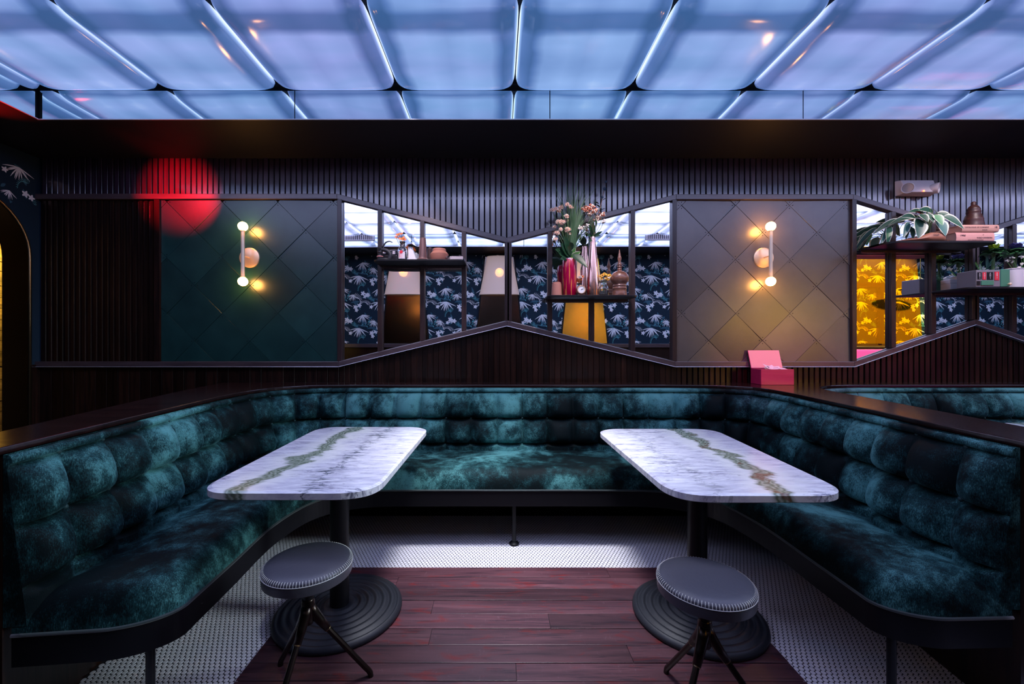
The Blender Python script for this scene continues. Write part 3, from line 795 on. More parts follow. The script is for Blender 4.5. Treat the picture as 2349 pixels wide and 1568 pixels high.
# ledge: one continuous board wrapping both booths
Li = [(p.x, p.y) for p in resample(catmull([(x, y, 0) for x, y in inner1]), 120)[0]]
Lo2 = [(p.x, p.y) for p in resample(catmull([(x, y, 0) for x, y in inner2]), 90)[0]]
outl = [(p.x, p.y) for p in resample(catmull([(-1.80, 1.20, 0), (-1.868, 1.57, 0), (-1.947, 1.88, 0), (-2.083, 2.42, 0), (-2.22, 3.0, 0), (-2.30, 3.5, 0)]), 30)[0]]
Li[0] = (-1.560, 1.20); Li[-1] = (1.755, 1.29)
ring = Li+[(2.0, 1.29)]+Lo2[1:]+[(XR-.1, 3.315), (XR-.1, 3.503)]+outl[::-1]
ledge = obj('wall_ledge', MB().prism([(x, y, .944) for x, y in ring], [(x, y, .968) for x, y in ring]), M['ledge'], bev=.004)
tag(ledge, 'polished dark wood ledge capping the banquette backs and the divider between booths', 'ledge')
# panelling on the aisle side of the left divider
b = MB(); b.grid(lambda i, j: (outl[i][0]+.03, outl[i][1], .943*j), 29, 1)
b.grid(lambda i, j: (outl[0][0]+.03+(Li[0][0]-outl[0][0]-.03)*i, 1.22, .943*j), 1, 1)
sp = obj('divider_panel', b, M['darkslat']); tag(sp, 'dark wood panel closing the outer side of the left seat back', 'panel')

# ---------------------------------------------------------------- tables
def rounded(quad, r, n=10):
    out = []; m = len(quad)
    for i in range(m):
        p, a, c = Vector(quad[i]), Vector(quad[i-1]), Vector(quad[(i+1) % m])
        u, v = (a-p).normalized(), (c-p).normalized()
        for k in range(n+1):
            t = k/n; p0, p1 = p+u*r, p+v*r; out.append(p0*(1-t)**2+p*(2*t*(1-t))+p1*t*t)
    return out
def table(label, quad, post, mat, grp=None):
    cx, cy = post
    t = thing('table', label, 'table', (cx, cy, 0))
    L = rounded([(x-cx, y-cy) for x, y in quad], .15)
    cen = sum((p for p in L), Vector((0, 0)))/len(L)
    def ring(s, z): return [(cen.x+(p.x-cen.x)*(1-s/.34), cen.y+(p.y-cen.y)*(1-s/.6), z) for p in L]
    b = MB().prism(ring(.004, .718), ring(0, .721), cb=False); b.prism(ring(0, .721), ring(0, .744), ca=False, cb=False); b.prism(ring(0, .744), ring(.012, .750), ca=False)
    obj('tabletop', b, mat, t)
    obj('post', MB().lathe([(.044, .045), (.044, .700)], 28), M['blackmetal'], t, smooth=2)
    obj('bracket', MB().lathe([(.044, .70), (.15, .712), (.15, .7175)], 28), M['blackmetal'], t, smooth=2)
    pr = [(.288, .004), (.294, .012), (.292, .024), (.280, .034)]
    r = .268
    for k in range(6):
        pr += [(r+.006, .037+.002*k), (r+.001, .028+.002*k), (r-.006, .030+.002*k), (r-.014, .039+.002*k), (r-.022, .041+.002*k)]; r -= .036
    pr += [(.05, .046), (0.0, .048)]
    obj('base', MB().lathe(pr, 56), M['iron'], t, smooth=True)
    return t
table('left marble table with a green vein, standing on a ridged round base',
      [(-1.135, 1.545), (-.460, 1.545), (-.450, 2.75), (-1.175, 2.75)], (-.765, 2.018), M['marbleL'])
table('right marble table with rust and green veins, standing on a ridged round base',
      [(.640, 1.52), (1.300, 1.52), (1.385, 2.69), (.625, 2.69)], (.944, 1.986), M['marbleR'])
table('marble table beyond the divider at the right edge of the photo', [(3.40, 1.7), (4.05, 1.7), (4.05, 2.90), (3.40, 2.90)], (3.72, 2.2), M['marbleL'])

# ---------------------------------------------------------------- stools
def stool(label, x, y, rz):
    t = thing('stool', label, 'stool', (x, y, 0), rz)
    R = .153
    prof = [(0, .444), (R*.96, .444), (R*1.0, .448), (R*1.012, .470), (R*1.012, .484), (R*1.0, .490), (R*.985, .493), (R*.93, .499), (R*.8, .505), (R*.5, .510), (0, .512)]
    s = obj('seat', MB().lathe(prof, 48), M['leather'], t, smooth=2)
    b = MB(); n = 96
    for k in range(n):
        a = 2*PI*k/n; c, d = math.cos(a), math.sin(a); w = .0008
        pts = [(R*1.018, .4835), (R*1.006, .4905), (R*.975, .4950), (R*.950, .4975)]
        b.tube([(r*c, r*d, z+.0008) for r, z in pts], w, 4)
    b.tube([(R*1.016*math.cos(2*PI*k/60), R*1.016*math.sin(2*PI*k/60), .4825) for k in range(61)], .0010, 5)
    stuff(obj('stitching', b, M['stitch'], s))
    obj('seat_plate', MB().lathe([(.10, .436), (.11, .444)], 24), M['blackmetal'], t, smooth=2)
    obj('stem', MB().lathe([(.019, .30), (.019, .437)], 18), M['blackmetal'], t, smooth=2)
    # cast three-armed hub
    h = MB(); h.lathe([(0, .262), (.018, .266), (.024, .30), (.0235, .345), (.021, .352), (.021, .358)], 18)
    for k in range(3):
        a = 2*PI*k/3; c, d = math.cos(a), math.sin(a)
        pts = [(c*r, d*r, z) for r, z in ((.004, .335), (.016, .305), (.040, .268), (.066, .232))]
        h.tube(pts, [.020, .0195, .0165, .0135], 10)
    hub = obj('hub', h, M['darkbrass'], t, smooth=True)
    first = None
    for k in range(3):
        pts = [(.062, 0, .237), (.10, 0, .185), (.16, 0, .102), (.198, 0, .050), (.212, 0, .032), (.220, 0, .018), (.222, 0, .004)]
        if first is None:
            first = l = obj('leg', MB().tube(pts, .0105, 10), M['darkbrass'], t, smooth=2)
            obj('collar', MB().tube([(.060, 0, .240), (.068, 0, .229)], .0130, 12), M['agedbrass'], l, smooth=2)
        else:
            l = first.copy(); C.objects.link(l); l.parent = t
            for ch in list(first.children):
                q = ch.copy(); C.objects.link(q); q.parent = l
        l.rotation_euler = (0, 0, 2*PI*k/3)
    return t
stool('round black leather stool with white edge stitching at the left table', -.702, 1.546, math.radians(21.7))
stool('round black leather stool with white edge stitching at the right table', .7055, 1.4286, math.radians(101.6))

# ---------------------------------------------------------------- brass wall sconces
def sconce(label, x, dx):
    t = thing('wall_sconce', label, 'wall lamp', (x, 3.502, WZ(591)))
    obj('backplate', MB().lathe([(0, .014), (.075, .014), (.083, .010), (.084, 0)], 36, axis=(0, -1, 0)), M['brass'], t, smooth=2)
    obj('arm', MB().tube([(0, -.012, 0), (dx, -.098, -.004)], .006, 10), M['brass'], t, smooth=2)
    zt, zb = .195, -.172
    obj('rod', MB().tube([(dx, -.10, zb), (dx, -.10, zt)], .0145, 16), M['rod'], t, smooth=2)
    for z, s in ((zt, 1), (zb, -1)):
        o = obj('bulb', MB().ball((dx, -.10, z+s*.040), .037, 20, 14), M['bulb'], t, smooth=True)
        obj('cap', MB().tube([(dx, -.10, z), (dx, -.10, z+s*.012)], .018, 14), M['brass'], o, smooth=2)
    return t
sconce('brass bar sconce with two glowing globe bulbs on the teal tiles', WX(573), 0.002)
sconce('brass bar sconce with two glowing globe bulbs on the taupe tiles', WX(1751), -0.002)

# ---------------------------------------------------------------- tapered lamps on the facing wall (seen in the mirrors)
M['shade'], nt, bs = nmat('frosted_shade')
bs.inputs['Base Color'].default_value = (.75, .66, .64, 1); bs.inputs['Roughness'].default_value = .5
bs.inputs['Emission Color'].default_value = (1, .70, .64, 1); bs.inputs['Emission Strength'].default_value = .34
tr_ = nt.nodes.new('ShaderNodeBsdfTransparent'); mx = nt.nodes.new('ShaderNodeMixShader'); mx.inputs[0].default_value = .45
sock(nt, bs.outputs[0], mx.inputs[1]); sock(nt, tr_.outputs[0], mx.inputs[2]); sock(nt, mx.outputs[0], nt.nodes['Material Output'].inputs[0])
M['glow'] = pm('warm_globe', (1, .7, .4), .4, emit=(1, .36, .08), es=2.2)
def panel_lamp(label, x, mat):
    t = thing('panel_lamp', label, 'wall lamp', (x, YF, 1.29))
    if mat is not M['goldlit']: t.rotation_euler = (-math.radians(3), 0, 0)
    y0, y1 = .012, .03
    b = MB().prism([(-.40, y0, 0), (.40, y0, 0), (.245, y0, 1.50), (-.245, y0, 1.50)], [(-.40, y1, 0), (.40, y1, 0), (.245, y1, 1.50), (-.245, y1, 1.50)])
    obj('mirror_panel', b, mat, t, bev=.004)
    obj('panel_frame', MB().prism([(-.425, .0015, -.003), (.425, .0015, -.003), (.268, .0015, 1.515), (-.268, .0015, 1.515)], [(-.425, .012, -.003), (.425, .012, -.003), (.268, .012, 1.515), (-.268, .012, 1.515)]), M['black'], t)
    def sh(i, j):
        a = PI*i/20; r = .345-.135*j/6; return (-r*math.cos(a), .035+.19*math.sin(a)*(r/.33), .84+.66*j/6)
    obj('shade', MB().grid(sh, 20, 6), M['shade'], t, smooth=True)
    obj('shade_rim', MB().tube([(-.345*math.cos(PI*i/20), .035+.198*math.sin(PI*i/20), .838) for i in range(21)], .008, 6), M['agedbrass'], t, smooth=True)
    obj('globe', MB().ball((0, .12, 1.22), .075, 16, 10), M['glow'], t, smooth=True)
    return t
panel_lamp('tapered bronze wall lamp with frosted shade reflected in the left mirror', -1.62, M['bronze'])
panel_lamp('tapered bronze wall lamp with frosted shade reflected beside the centre post', 0.02, M['bronze'])
panel_lamp('tapered gold bronze wall lamp, yellow light in its colour, reflected below the shelf with the red vase', 1.50, M['goldlit'])

# amber sheet added in place of a bronze mirror panel reflecting yellow light, reflected at the right of the photo
M['amberglass'], nt, bs = nmat('amber_sheet')
tr_ = nt.nodes.new('ShaderNodeBsdfTransparent'); tr_.inputs[0].default_value = (1, .78, .2, 1)
mx = nt.nodes.new('ShaderNodeMixShader'); mx.inputs[0].default_value = .85; bs.inputs['Base Color'].default_value = (.35, .16, .01, 1); bs.inputs['Roughness'].default_value = .1
sock(nt, bs.outputs[0], mx.inputs[1]); sock(nt, tr_.outputs[0], mx.inputs[2]); sock(nt, mx.outputs[0], nt.nodes['Material Output'].inputs[0])
t = thing('amber_stand_in', 'tall amber sheet in place of a yellow-lit mirror panel, reflected at the right edge of the photo', 'screen', (6.3, YF+.12, 1.288))
obj('sheet', MB().prism([(-.8, -.006, 0), (1.0, -.006, 0), (.9, -.006, 1.45), (-.8, -.006, 1.45)], [(-.8, .006, 0), (1.0, .006, 0), (.9, .006, 1.45), (-.8, .006, 1.45)]), M['amberglass'], t)
obj('post', MB().box(.30, .36, -.07, -.02, 0, 1.0), M['darkslat'], t)
obj('crossbar', MB().box(-.8, .36, -.075, -.015, .98, 1.05), M['darkslat'], t)
t = thing('pendant_lamp', 'small dark conical pendant lamp reflected in front of the amber sheet', 'pendant lamp', (6.62, .45, 2.15))
obj('shade', MB().lathe([(.26, 0), (.03, .06), (.03, .065)], 28), M['blackmetal'], t, smooth=2)
obj('globe', MB().ball((0, 0, -.01), .045, 12, 8), M['glow'], t, smooth=True)
obj('cord', MB().tube([(0, 0, .06), (0, 0, .85)], .005, 6), M['black'], t)
# magenta bench back against the facing wall
mg = pm('magenta_velvet', (.50, .003, .42), .7, sheen=.5)
t = thing('magenta_bench', 'magenta velvet bench back reflected low at the right edge of the photo', 'bench', (6.3, YF+.22, 0))
obj('backrest', MB().box(-.7, .9, -.10, .02, .5, 1.19), mg, t, bev=.03); obj('seat', MB().box(-.7, .9, -.12, .45, .0, .46), mg, t, bev=.03)

# air grilles on the facing side of the ceiling tray
def grille(label, x0, x1):
    t = thing('air_grille', label, 'air vent', ((x0+x1)/2, FY0+.02, 2.95))
    w_ = (x1-x0)/2; b = MB().box(-w_, w_, .0, .012, -.004, .012).box(-w_, w_, 0, .012, .084, .092).box(-w_, -w_+.02, 0, .012, .012, .084).box(w_-.02, w_, 0, .012, .012, .084)
    obj('frame', b, M['iv'], t); obj('backing', MB().box(-w_+.01, w_-.01, -.006, 0.0, .0, .09), M['black'], t); n = int(2*w_/.032); f0 = None
    for k in range(n):
        if f0 is None: f0 = o = obj('slat', MB().box(-.009, .009, .001, .011, .014, .082), M['iv'], t)
        else: o = f0.copy(); C.objects.link(o); o.parent = t
        o.location = (-w_+.035+k*(2*w_-.07)/(n-1), 0, 0)
grille('pale air grille reflected at the top of the left mirror', -3.0, -2.12)
grille('pale air grille reflected at the top right of the middle mirror', 2.36, 3.2)
# ---------------------------------------------------------------- shelves and what stands on them
def shelf(label, x0, x1, y0, z, r=.07, th=.014):
    L = rounded([(x0, y0), (x1, y0), (x1, 3.475), (x0, 3.475)], r, 8)
    # rounded front corners only
    L = [p for p in L if p.y < 3.40]; L = [Vector((x0, 3.475))]+sorted([p for p in L], key=lambda p: p.x)+[Vector((x1, 3.475))]
    t = thing('wall_shelf', label, 'shelf', ((x0+x1)/2, 3.475, z))
    obj('board', MB().prism([(p.x, p.y, z-th) for p in L], [(p.x, p.y, z) for p in L]), M['blackmetal'], t, world=True, bev=.002)
    obj('rear_bar', MB().box(x0+.02, x1-.02, 3.462, 3.475, z-.034, z-th), M['post'], t, world=True)
    return t
ZA, ZBs, ZCs, ZD = 1.952, 1.6735, 2.078, 1.727
shelf('dark metal wall shelf with press, pots and spools, left of centre', -.985, -.262, 3.262, ZA)
shelf('dark metal wall shelf holding the red vase and copper vase', .385, 1.095, 3.262, ZBs)
shelf('upper dark shelf on the right with hosta plant and old books', 2.99, 3.85, 3.19, ZCs, .10)
shelf('lower dark shelf on the right with cabbages and printed metal box', 3.60, 5.0, 3.19, ZD, .05)

K = 3.37/960
def X(px, d=3.37): return (px-1143)*d/960
def H(px): return px*K
EPS = .0015
clay = pm('terracotta', (.36, .14, .095), .65, bump=.3, bscale=120)
clay2 = pm('dusty_terracotta', (.44, .18, .13), .6, bump=.2, bscale=80)
dkwood = wood('spool_wood', (.10, .045, .045), (.24, .12, .11), 2, .5, scale=60)
turned = wood('turned_wood', (.11, .040, .026), (.32, .145, .095), 0, .30, .6, scale=60)
glass = pm('clear_glass', (.92, .96, .97), .03, trans=1.0)
white = pm('white_ceramic', (.75, .73, .75), .25)
red = pm('red_print', (.65, .02, .04), .5)
green = pm('deep_green_leaf', (.012, .050, .022), .4, spec=.4)
green2 = pm('blue_green_leaf', (.03, .13, .09), .42)
green3 = pm('fresh_green_leaf', (.10, .28, .06), .45)
cream = pm('cream_leaf_margin', (.75, .74, .60), .5)
orange = pm('orange_petal', (.75, .16, .015), .6)
yellow = pm('yellow_petal', (.85, .42, .03), .6)
dkcen = pm('dark_flower_centre', (.06, .02, .01), .8)
petal = pm('blush_petal', (.88, .68, .54), .6)
coral = pm('coral_berry', (.55, .16, .09), .5)
pale = pm('pale_blossom', (.80, .76, .70), .6)
stem = pm('stem_green', (.05, .10, .03), .6)
stemb = pm('stem_brown', (.10, .04, .02), .6)
grassm = pm('grass_blade', (.035, .095, .035), .45)
blackp = pm('black_plastic', (.012, .012, .018), .35)

def leaf(b, base, d, L, wd, droop=.4, mi=0, mrg=None, n=7, up=(0, 0, 1)):
    """a drooping leaf: returns nothing, adds a two sided blade with a folded midrib and margin"""
    d = Vector(d).normalized(); side = d.cross(Vector(up))
    if side.length < 1e-3: side = d.cross(Vector((0, 1, 0)))
    side.normalize(); nrm = side.cross(d).normalized(); base = Vector(base)
    cols = (-1, -.78, 0, .78, 1) if mrg is not None else (-1, 0, 1)
    vs_ = []; m = len(cols)
    for k in range(n+1):
        q = k/n; w_ = wd/2*(math.sin(PI*min(1, q**.8*.97+.03)))**.8; c = base+d*(L*q)-Vector((0, 0, 1))*(droop*L*q*q)
        for cc in cols: vs_.append(c+side*(w_*cc)+nrm*(abs(cc)*w_*.28))
    fs = []; ms = []
    o = len(b.v); b.v += [tuple(p) for p in vs_]
    for k in range(n):
        for j in range(m-1):
            b.f.append([o+k*m+j, o+(k+1)*m+j, o+(k+1)*m+j+1, o+k*m+j+1])
            b.m.append(mrg if (mrg is not None and j in (0, m-2)) else mi)
def daisy(b, c, R, nrm, n=11, mi=0, mc=1):
    c = Vector(c); q = Vector((0, 0, 1)).rotation_difference(Vector(nrm).normalized())
    for k in range(n):
        a = 2*PI*k/n; d = q @ Vector((math.cos(a), math.sin(a), .15)); s = q @ Vector((-math.sin(a), math.cos(a), 0))
        p0 = c+d*R*.2; p1 = c+d*R*.65; p2 = c+d*R
        b.add([p0, p1+s*R*.2, p2, p1-s*R*.2], [(0, 1, 2, 3)], mi)
    b.ball(c+q @ Vector((0, 0, R*.08)), R*.27, 8, 5, mi=mc)

# ---- left shelf
t = thing('embossing_press', 'black cast iron hand press with curved lever at the left end of the shelf', 'press', (X(884), 3.335, ZA+EPS))
b = MB().lathe([(0, 0), (.05, 0), (.053, .006), (.046, .014), (.03, .018), (0, .018)], 24); b.xf(Matrix.Diagonal((1.1, .75, 1, 1)))
obj('base', b, M['iron'], t, smooth=2)
pts = catmull([(.044, 0, .012), (.050, 0, .045), (.030, 0, .075), (-.008, 0, .088), (-.034, 0, .086)], 8)
obj('arm', MB().tube(pts, [.020-.006*k/len(pts) for k in range(len(pts))], 12), M['iron'], t, smooth=True)
obj('head', MB().lathe([(.004, .012), (.022, .014), (.024, .026), (.012, .032), (.012, .060), (.020, .064), (.020, .104), (.014, .110), (0, .110)], 20, c=(-.034, 0, 0)), M['iron'], t, smooth=2)
obj('die_ring', MB().lathe([(.0255, .030), (.0255, .036), (.020, .038)], 20, c=(-.034, 0, 0)), pm('pink_ring', (.6, .25, .25), .5), t, smooth=2)
obj('bolt', MB().lathe([(0, .024), (.010, .024), (.012, .018), (.012, 0)], 16, c=(-.034, 0, .09), axis=(0, -1, 0)), M['blackmetal'], t, smooth=2)
pts = catmull([(-.024, 0, .104), (-.004, 0, .122), (.014, 0, .146), (.042, 0, .155), (.066, 0, .146)], 8)
obj('lever', MB().tube(pts, [.008-.005*k/len(pts) for k in range(len(pts))], 10), M['iron'], t, smooth=True)

t = thing('camera', 'old black camera standing behind the hand press', 'camera', (X(892, 3.42), 3.425, ZA+EPS))
obj('body', MB().box(-.085, .070, -.026, .026, 0, .062), blackp, t, bev=.006)
obj('top_housing', MB().box(-.085, .070, -.024, .024, .062, .098), blackp, t, bev=.004)
obj('window', MB().box(-.006, .020, -.027, -.024, .068, .090), pm('grey_window', (.35, .35, .40), .3), t)
obj('viewfinder', MB().box(.036, .058, -.027, -.024, .066, .092), M['iv'], t, bev=.002)
obj('dial', MB().lathe([(0, .006), (.012, .006), (.013, 0)], 16, c=(-.030, -.024, .080), axis=(0, -1, 0)), M['iv'], t, smooth=2)
obj('trim', MB().box(-.0855, .0705, -.0265, .0265, .0985, .101), M['edge'], t)

t = thing('glass_bottle', 'small clear glass bottle with a red label on the left shelf', 'bottle', (X(926), 3.33, ZA+EPS))
obj('body', MB().lathe([(0, .0), (.034, 0), (.037, .005), (.037, .085), (.030, .100), (.020, .110), (.018, .140), (.022, .143), (.022, .150), (.017, .151), (.0155, .112), (.033, .080), (.033, .008), (0, .006)], 28), glass, t, smooth=True)
lb = MB().grid(lambda i, j: (.0375*math.cos(-PI/2-.75+1.5*i/10), .0375*math.sin(-PI/2-.75+1.5*i/10), .010+.055*j), 10, 1)
l = obj('label', lb, M['iv'], t, smooth=True)
obj('label_mark', MB().lathe([(0, .0005), (.013, .0005), (.013, 0)], 20, c=(-.002, -.0385, .062), axis=(0, -1, 0)).box(-.014, -.010, -.0385, -.037, .02, .05).box(.002, .004, -.039, -.038, .014, .046), red, l)
t = thing('flower_sprig', 'orange flowers standing in the bottle with a red label', 'flowers', (X(924), 3.33, ZA+.02))
rf = random.Random(2)
for dx, dz in ((-.040, .163), (-.030, .180), (-.016, .187), (.004, .190), (-.008, .150), (.010, .147), (.028, .145), (.018, .158)):
    s = obj('stalk', MB().tube(catmull([(0, 0, .012), (dx*.15, 0, .09), (dx*.6, -.005, dz-.04), (dx, -.012, dz)], 4), .0018, 5), stemb, t)
    b = MB(); daisy(b, (dx, -.014, dz+.002), .016, (rf.uniform(-.5, .5), -.8, .6), 10); obj('blossom', b, [orange, yellow], s)

t = thing('tilted_planter', 'white wedge-shaped ceramic planter between bottle and wooden spool', 'planter', (X(946), 3.385, ZA+EPS))
obj('pot', MB().prism([(-.032, -.035, 0), (.040, -.035, 0), (.040, .035, 0), (-.032, .035, 0)], [(-.036, -.02, .118), (-.008, -.02, .125), (-.008, .03, .125), (-.036, .03, .118)]), white, t, bev=.006)
t = thing('dark_succulent', 'dark fleshy succulent spilling from the white wedge planter', 'plant', (X(946), 3.385, ZA+.118))
rf = random.Random(5)
for k in range(14):
    a = rf.uniform(-.6, 1.1); b = MB()
    leaf(b, (-.018+rf.uniform(-.01, .01), rf.uniform(-.02, .02), .008), (math.sin(a)+.5, rf.uniform(-.8, .5), .5), rf.uniform(.04, .075), .030, .5)
    obj('leaf', b, pm('succulent_leaf', (.05, .055, .055), .5) if k == 0 else bpy.data.materials['succulent_leaf'], t, smooth=True)
t = thing('wooden_spool', 'tall ribbed wooden spool tapering upward from a flared foot', 'spool', (X(972), 3.33, ZA+EPS))
pr = [(0, 0), (.050, 0), (.052, .006), (.046, .012), (.036, .016)]
for k in range(10): pr += [(.0345-.0010*k, .020+.0155*k), (.0330-.0010*k, .0275+.0155*k)]
pr += [(.0235, .178), (.018, .180), (.016, .150), (0, .150)]
obj('body', MB().lathe(pr, 28), dkwood, t, smooth=2)
t = thing('clay_pot', 'squat terracotta pot with a stepped neck on the left shelf', 'pot', (X(1009), 3.34, ZA+EPS))
obj('body', MB().lathe([(0, 0), (.066, 0), (.070, .006), (.073, .052), (.058, .070), (.052, .076)], 32), clay, t, smooth=2)
obj('neck', MB().lathe([(.052, .074), (.053, .088), (.048, .095), (.040, .096), (.038, .08), (0, .078)], 32), clay2, t, smooth=2)
t = thing('rolled_magazine', 'pale rolled magazine lying at the right end of the left shelf', 'magazine', (X(1047), 3.345, ZA+EPS))
b = MB(); pts = []
for k in range(40):
    a = 4.2*PI*k/39; r = .005+.011*k/39; pts.append((-.060+r*math.cos(a-1.2), .0165+r*math.sin(a-1.2)))
pts += [(-.03, .031), (.055, .031), (.068, .018), (.072, .002)]
b.grid(lambda i, j: (pts[i][0], -.055+.11*j, pts[i][1]+.0015), len(pts)-1, 1); obj('cover', b, M['iv'], t, smooth=2)
obj('pages', MB().box(-.045, .062, -.053, .053, .001, .028), pm('pages', (.5, .44, .46), .8), t, bev=.004)

# ---- right shelf
t = thing('terracotta_cup', 'upturned terracotta pot at the left end of the middle shelf', 'pot', (X(1275.5), 3.34, ZBs+EPS))
obj('body', MB().lathe([(.036, 0), (.042, 0), (.0365, .096), (.034, .098), (.034, .106), (.030, .108), (0, .108)], 28), clay2, t, smooth=2)
m_, nt, bs = nmat('red_drip_glaze')
sp_ = nt.nodes.new('ShaderNodeSeparateXYZ'); sock(nt, coords(nt), sp_.inputs[0])
drip = noise(nt, coords(nt, (60, 60, 6)), 1.0, 3, .6)
zz = math_(nt, 'ADD', sp_.outputs[2], math_(nt, 'MULTIPLY', drip, .10))
col = ramp(nt, [(.0, (.30, .0, .03)), (.50, (.33, .002, .05)), (.62, (.42, .02, .05)), (.645, (.55, .50, .62))], math_(nt, 'MULTIPLY', zz, 1.85)).outputs[0]
st = ramp(nt, [(.55, (0, 0, 0)), (.61, (1, 1, 1))], noise(nt, coords(nt, (75, 75, 4)), 1.0, 2, .5)).outputs[0]
sock(nt, mix(nt, math_(nt, 'MULTIPLY', st, .75), col, (.75, .24, .06)), bs.inputs['Base Color']); bs.inputs['Roughness'].default_value = .12
t = thing('red_vase', 'tall crimson drip-glazed vase filled with grass and flowers', 'vase', (X(1306), 3.36, ZBs+EPS))
obj('body', MB().lathe([(0, .0), (.050, 0), (.053, .006), (.055, .10), (.058, .2), (.059, .26), (.055, .285), (.049, .298), (.045, .298), (.048, .25), (.045, .02), (0, .01)], 36), m_, t, smooth=True)

# bouquet of the red vase
t = thing('grass_bouquet', 'tall spray of green grass, blush flowers and dark leaves in the red vase', 'bouquet', (X(1306), 3.36, ZBs+.20))
def B(px, py, dy=0): return (X(px)-X(1306), dy, 1.3+(786-py)*K-ZBs-.20)
rf = random.Random(11); b = MB()
for k in range(120):
    tx = rf.gauss(1322, 30); ty = rf.uniform(410, 520); bend = rf.uniform(-.05, .05)
    if k == 0: tx, ty = 1325, 388
    if k in (1, 2): tx, ty = 1322+4*k, 396
    p0 = Vector(B(1308+rf.uniform(-4, 8), 585, rf.uniform(-.015, .015))); p2 = Vector(B(tx, ty, rf.uniform(-.06, .05)))
    p1 = p0.lerp(p2, .55)+Vector((-(p2.x-p0.x)*.28, 0, .05)); n = 7; s = Vector((1, rf.uniform(-.5, .5), 0)).normalized(); w0 = rf.uniform(.0035, .0065); vs_ = []
    for i in range(n+1):
        q = i/n; c = p0*(1-q)**2+p1*2*q*(1-q)+p2*q*q; ww = w0*(1-q**2.5)*.5+.0004
        vs_ += [c-s*ww, c+s*ww]
    b.add(vs_, [(2*i, 2*i+1, 2*i+3, 2*i+2) for i in range(n)])
b.tube([B(1308, 592), B(1312, 540), B(1318, 500)], .004, 6)
stuff(obj('grass', b, grassm, t))
def cluster(parent, c, R, n, mats, seed, r0=.0075, st=None, five=True):
    rr = random.Random(seed); b = MB(); c = Vector(c)
    for k in range(n):
        d = Vector((rr.gauss(0, 1), rr.gauss(0, 1), rr.gauss(0, 1))).normalized()*R*rr.uniform(.45, 1); d.z *= .75
        if five:
            daisy(b, c+d, r0*1.35, (d.x, d.y-R*.8, d.z+.3*R), 5, 0, 1)
        else: b.ball(c+d, r0, 6, 4, mi=rr.choice((0, 0, 1)))
    o = obj('flower_cluster', b, mats, parent)
    if st is not None: obj('stalk', MB().tube(catmull([st, Vector(st).lerp(c, .6)+Vector((.01, 0, -.01)), c], 4), .002, 5), stem, o)
    return o
for k, (px, py, R) in enumerate(((1264, 487, .018), (1273, 482, .016), (1286, 477, .024), (1298, 474, .018), (1308, 478, .018), (1281, 486, .02), (1297, 500, .018), (1288, 512, .026), (1299, 507, .018), (1277, 513, .018), (1300, 530, .024), (1306, 537, .018), (1275, 538, .02), (1272, 550, .018), (1271, 522, .012), (1284, 530, .014))):
    cluster(t, B(px, py, -.05+.02*(k % 3)), R, int(12+R*800), [petal, orange], 40+k, .0084, B(1304, 588))
for px0, py0, px1, py1, L, wd, dr, dy in ((1307, 590, 1286, 560, .16, .075, .15, -.02), (1306, 592, 1284, 585, .12, .07, .05, .0), (1308, 588, 1290, 545, .19, .06, .1, -.03), (1312, 586, 1344, 612, .15, .065, .25, -.06), (1300, 585, 1275, 570, .13, .06, .2, .01), (1310, 575, 1300, 548, .10, .05, .3, -.05), (1304, 592, 1278, 600, .10, .05, .0, -.03), (1306, 585, 1297, 570, .12, .06, .2, -.06)):
    p0, p1 = Vector(B(px0, py0, dy*.5)), Vector(B(px1, py1, dy-.05)); b = MB(); leaf(b, p0, p1-p0, L, wd, dr, n=8, up=(.2, -1, .3)); obj('leaf', b, green, t, smooth=True)
for px1, py1 in ((1322, 582), (1334, 590), (1316, 570), (1328, 576)):
    p0, p1 = Vector(B(1309, 592)), Vector(B(px1, py1, -.03)); b = MB(); leaf(b, p0, p1-p0, .10, .045, .15, 0, 1, up=(.2, -1, .3)); obj('leaf', b, [green3, cream], t, smooth=True)
obj('stalk', MB().tube([B(1306, 600), B(1307, 570), B(1306, 545)], .003, 6), stemb, t)

copper = pm('copper', (.86, .50, .40), .20, 1.0, bump=.06, bscale=25)
t = thing('copper_vase', 'slender conical copper vase in the middle of the middle shelf', 'vase', (X(1358.5), 3.345, ZBs+EPS))
obj('body', MB().lathe([(0, 0), (.053, 0), (.054, .004), (.0475, .12), (.036, .27), (.024, .40), (.0185, .455), (.0195, .470), (.0175, .4745), (.0155, .462), (.017, .43), (0, .40)], 36), copper, t, smooth=True)
t = thing('berry_bouquet', 'coral and cream berry heads with a blue thistle in the copper vase', 'bouquet', (X(1358.5), 3.345, ZBs+.43))
def B2(px, py, dy=0): return (X(px)-X(1358.5), dy, 1.3+(786-py)*K-ZBs-.43)
for k, (px, py, R, mm) in enumerate(((1344, 485, .034, 0), (1354, 478, .034, 0), (1340, 478, .024, 0), (1362, 488, .028, 1), (1352, 492, .026, 1), (1368, 502, .032, 1), (1378, 496, .026, 1), (1382, 510, .020, 2), (1340, 524, .022, 2), (1328, 528, .018, 2), (1346, 520, .018, 2), (1330, 520, .012, 2))):
    cluster(t, B2(px, py, -.03+.02*(k % 3)), R, int(10+R*900), [(coral, petal), (petal, coral), (pale, petal)][mm], 80+k, .0062, B2(1358, 546), five=False)
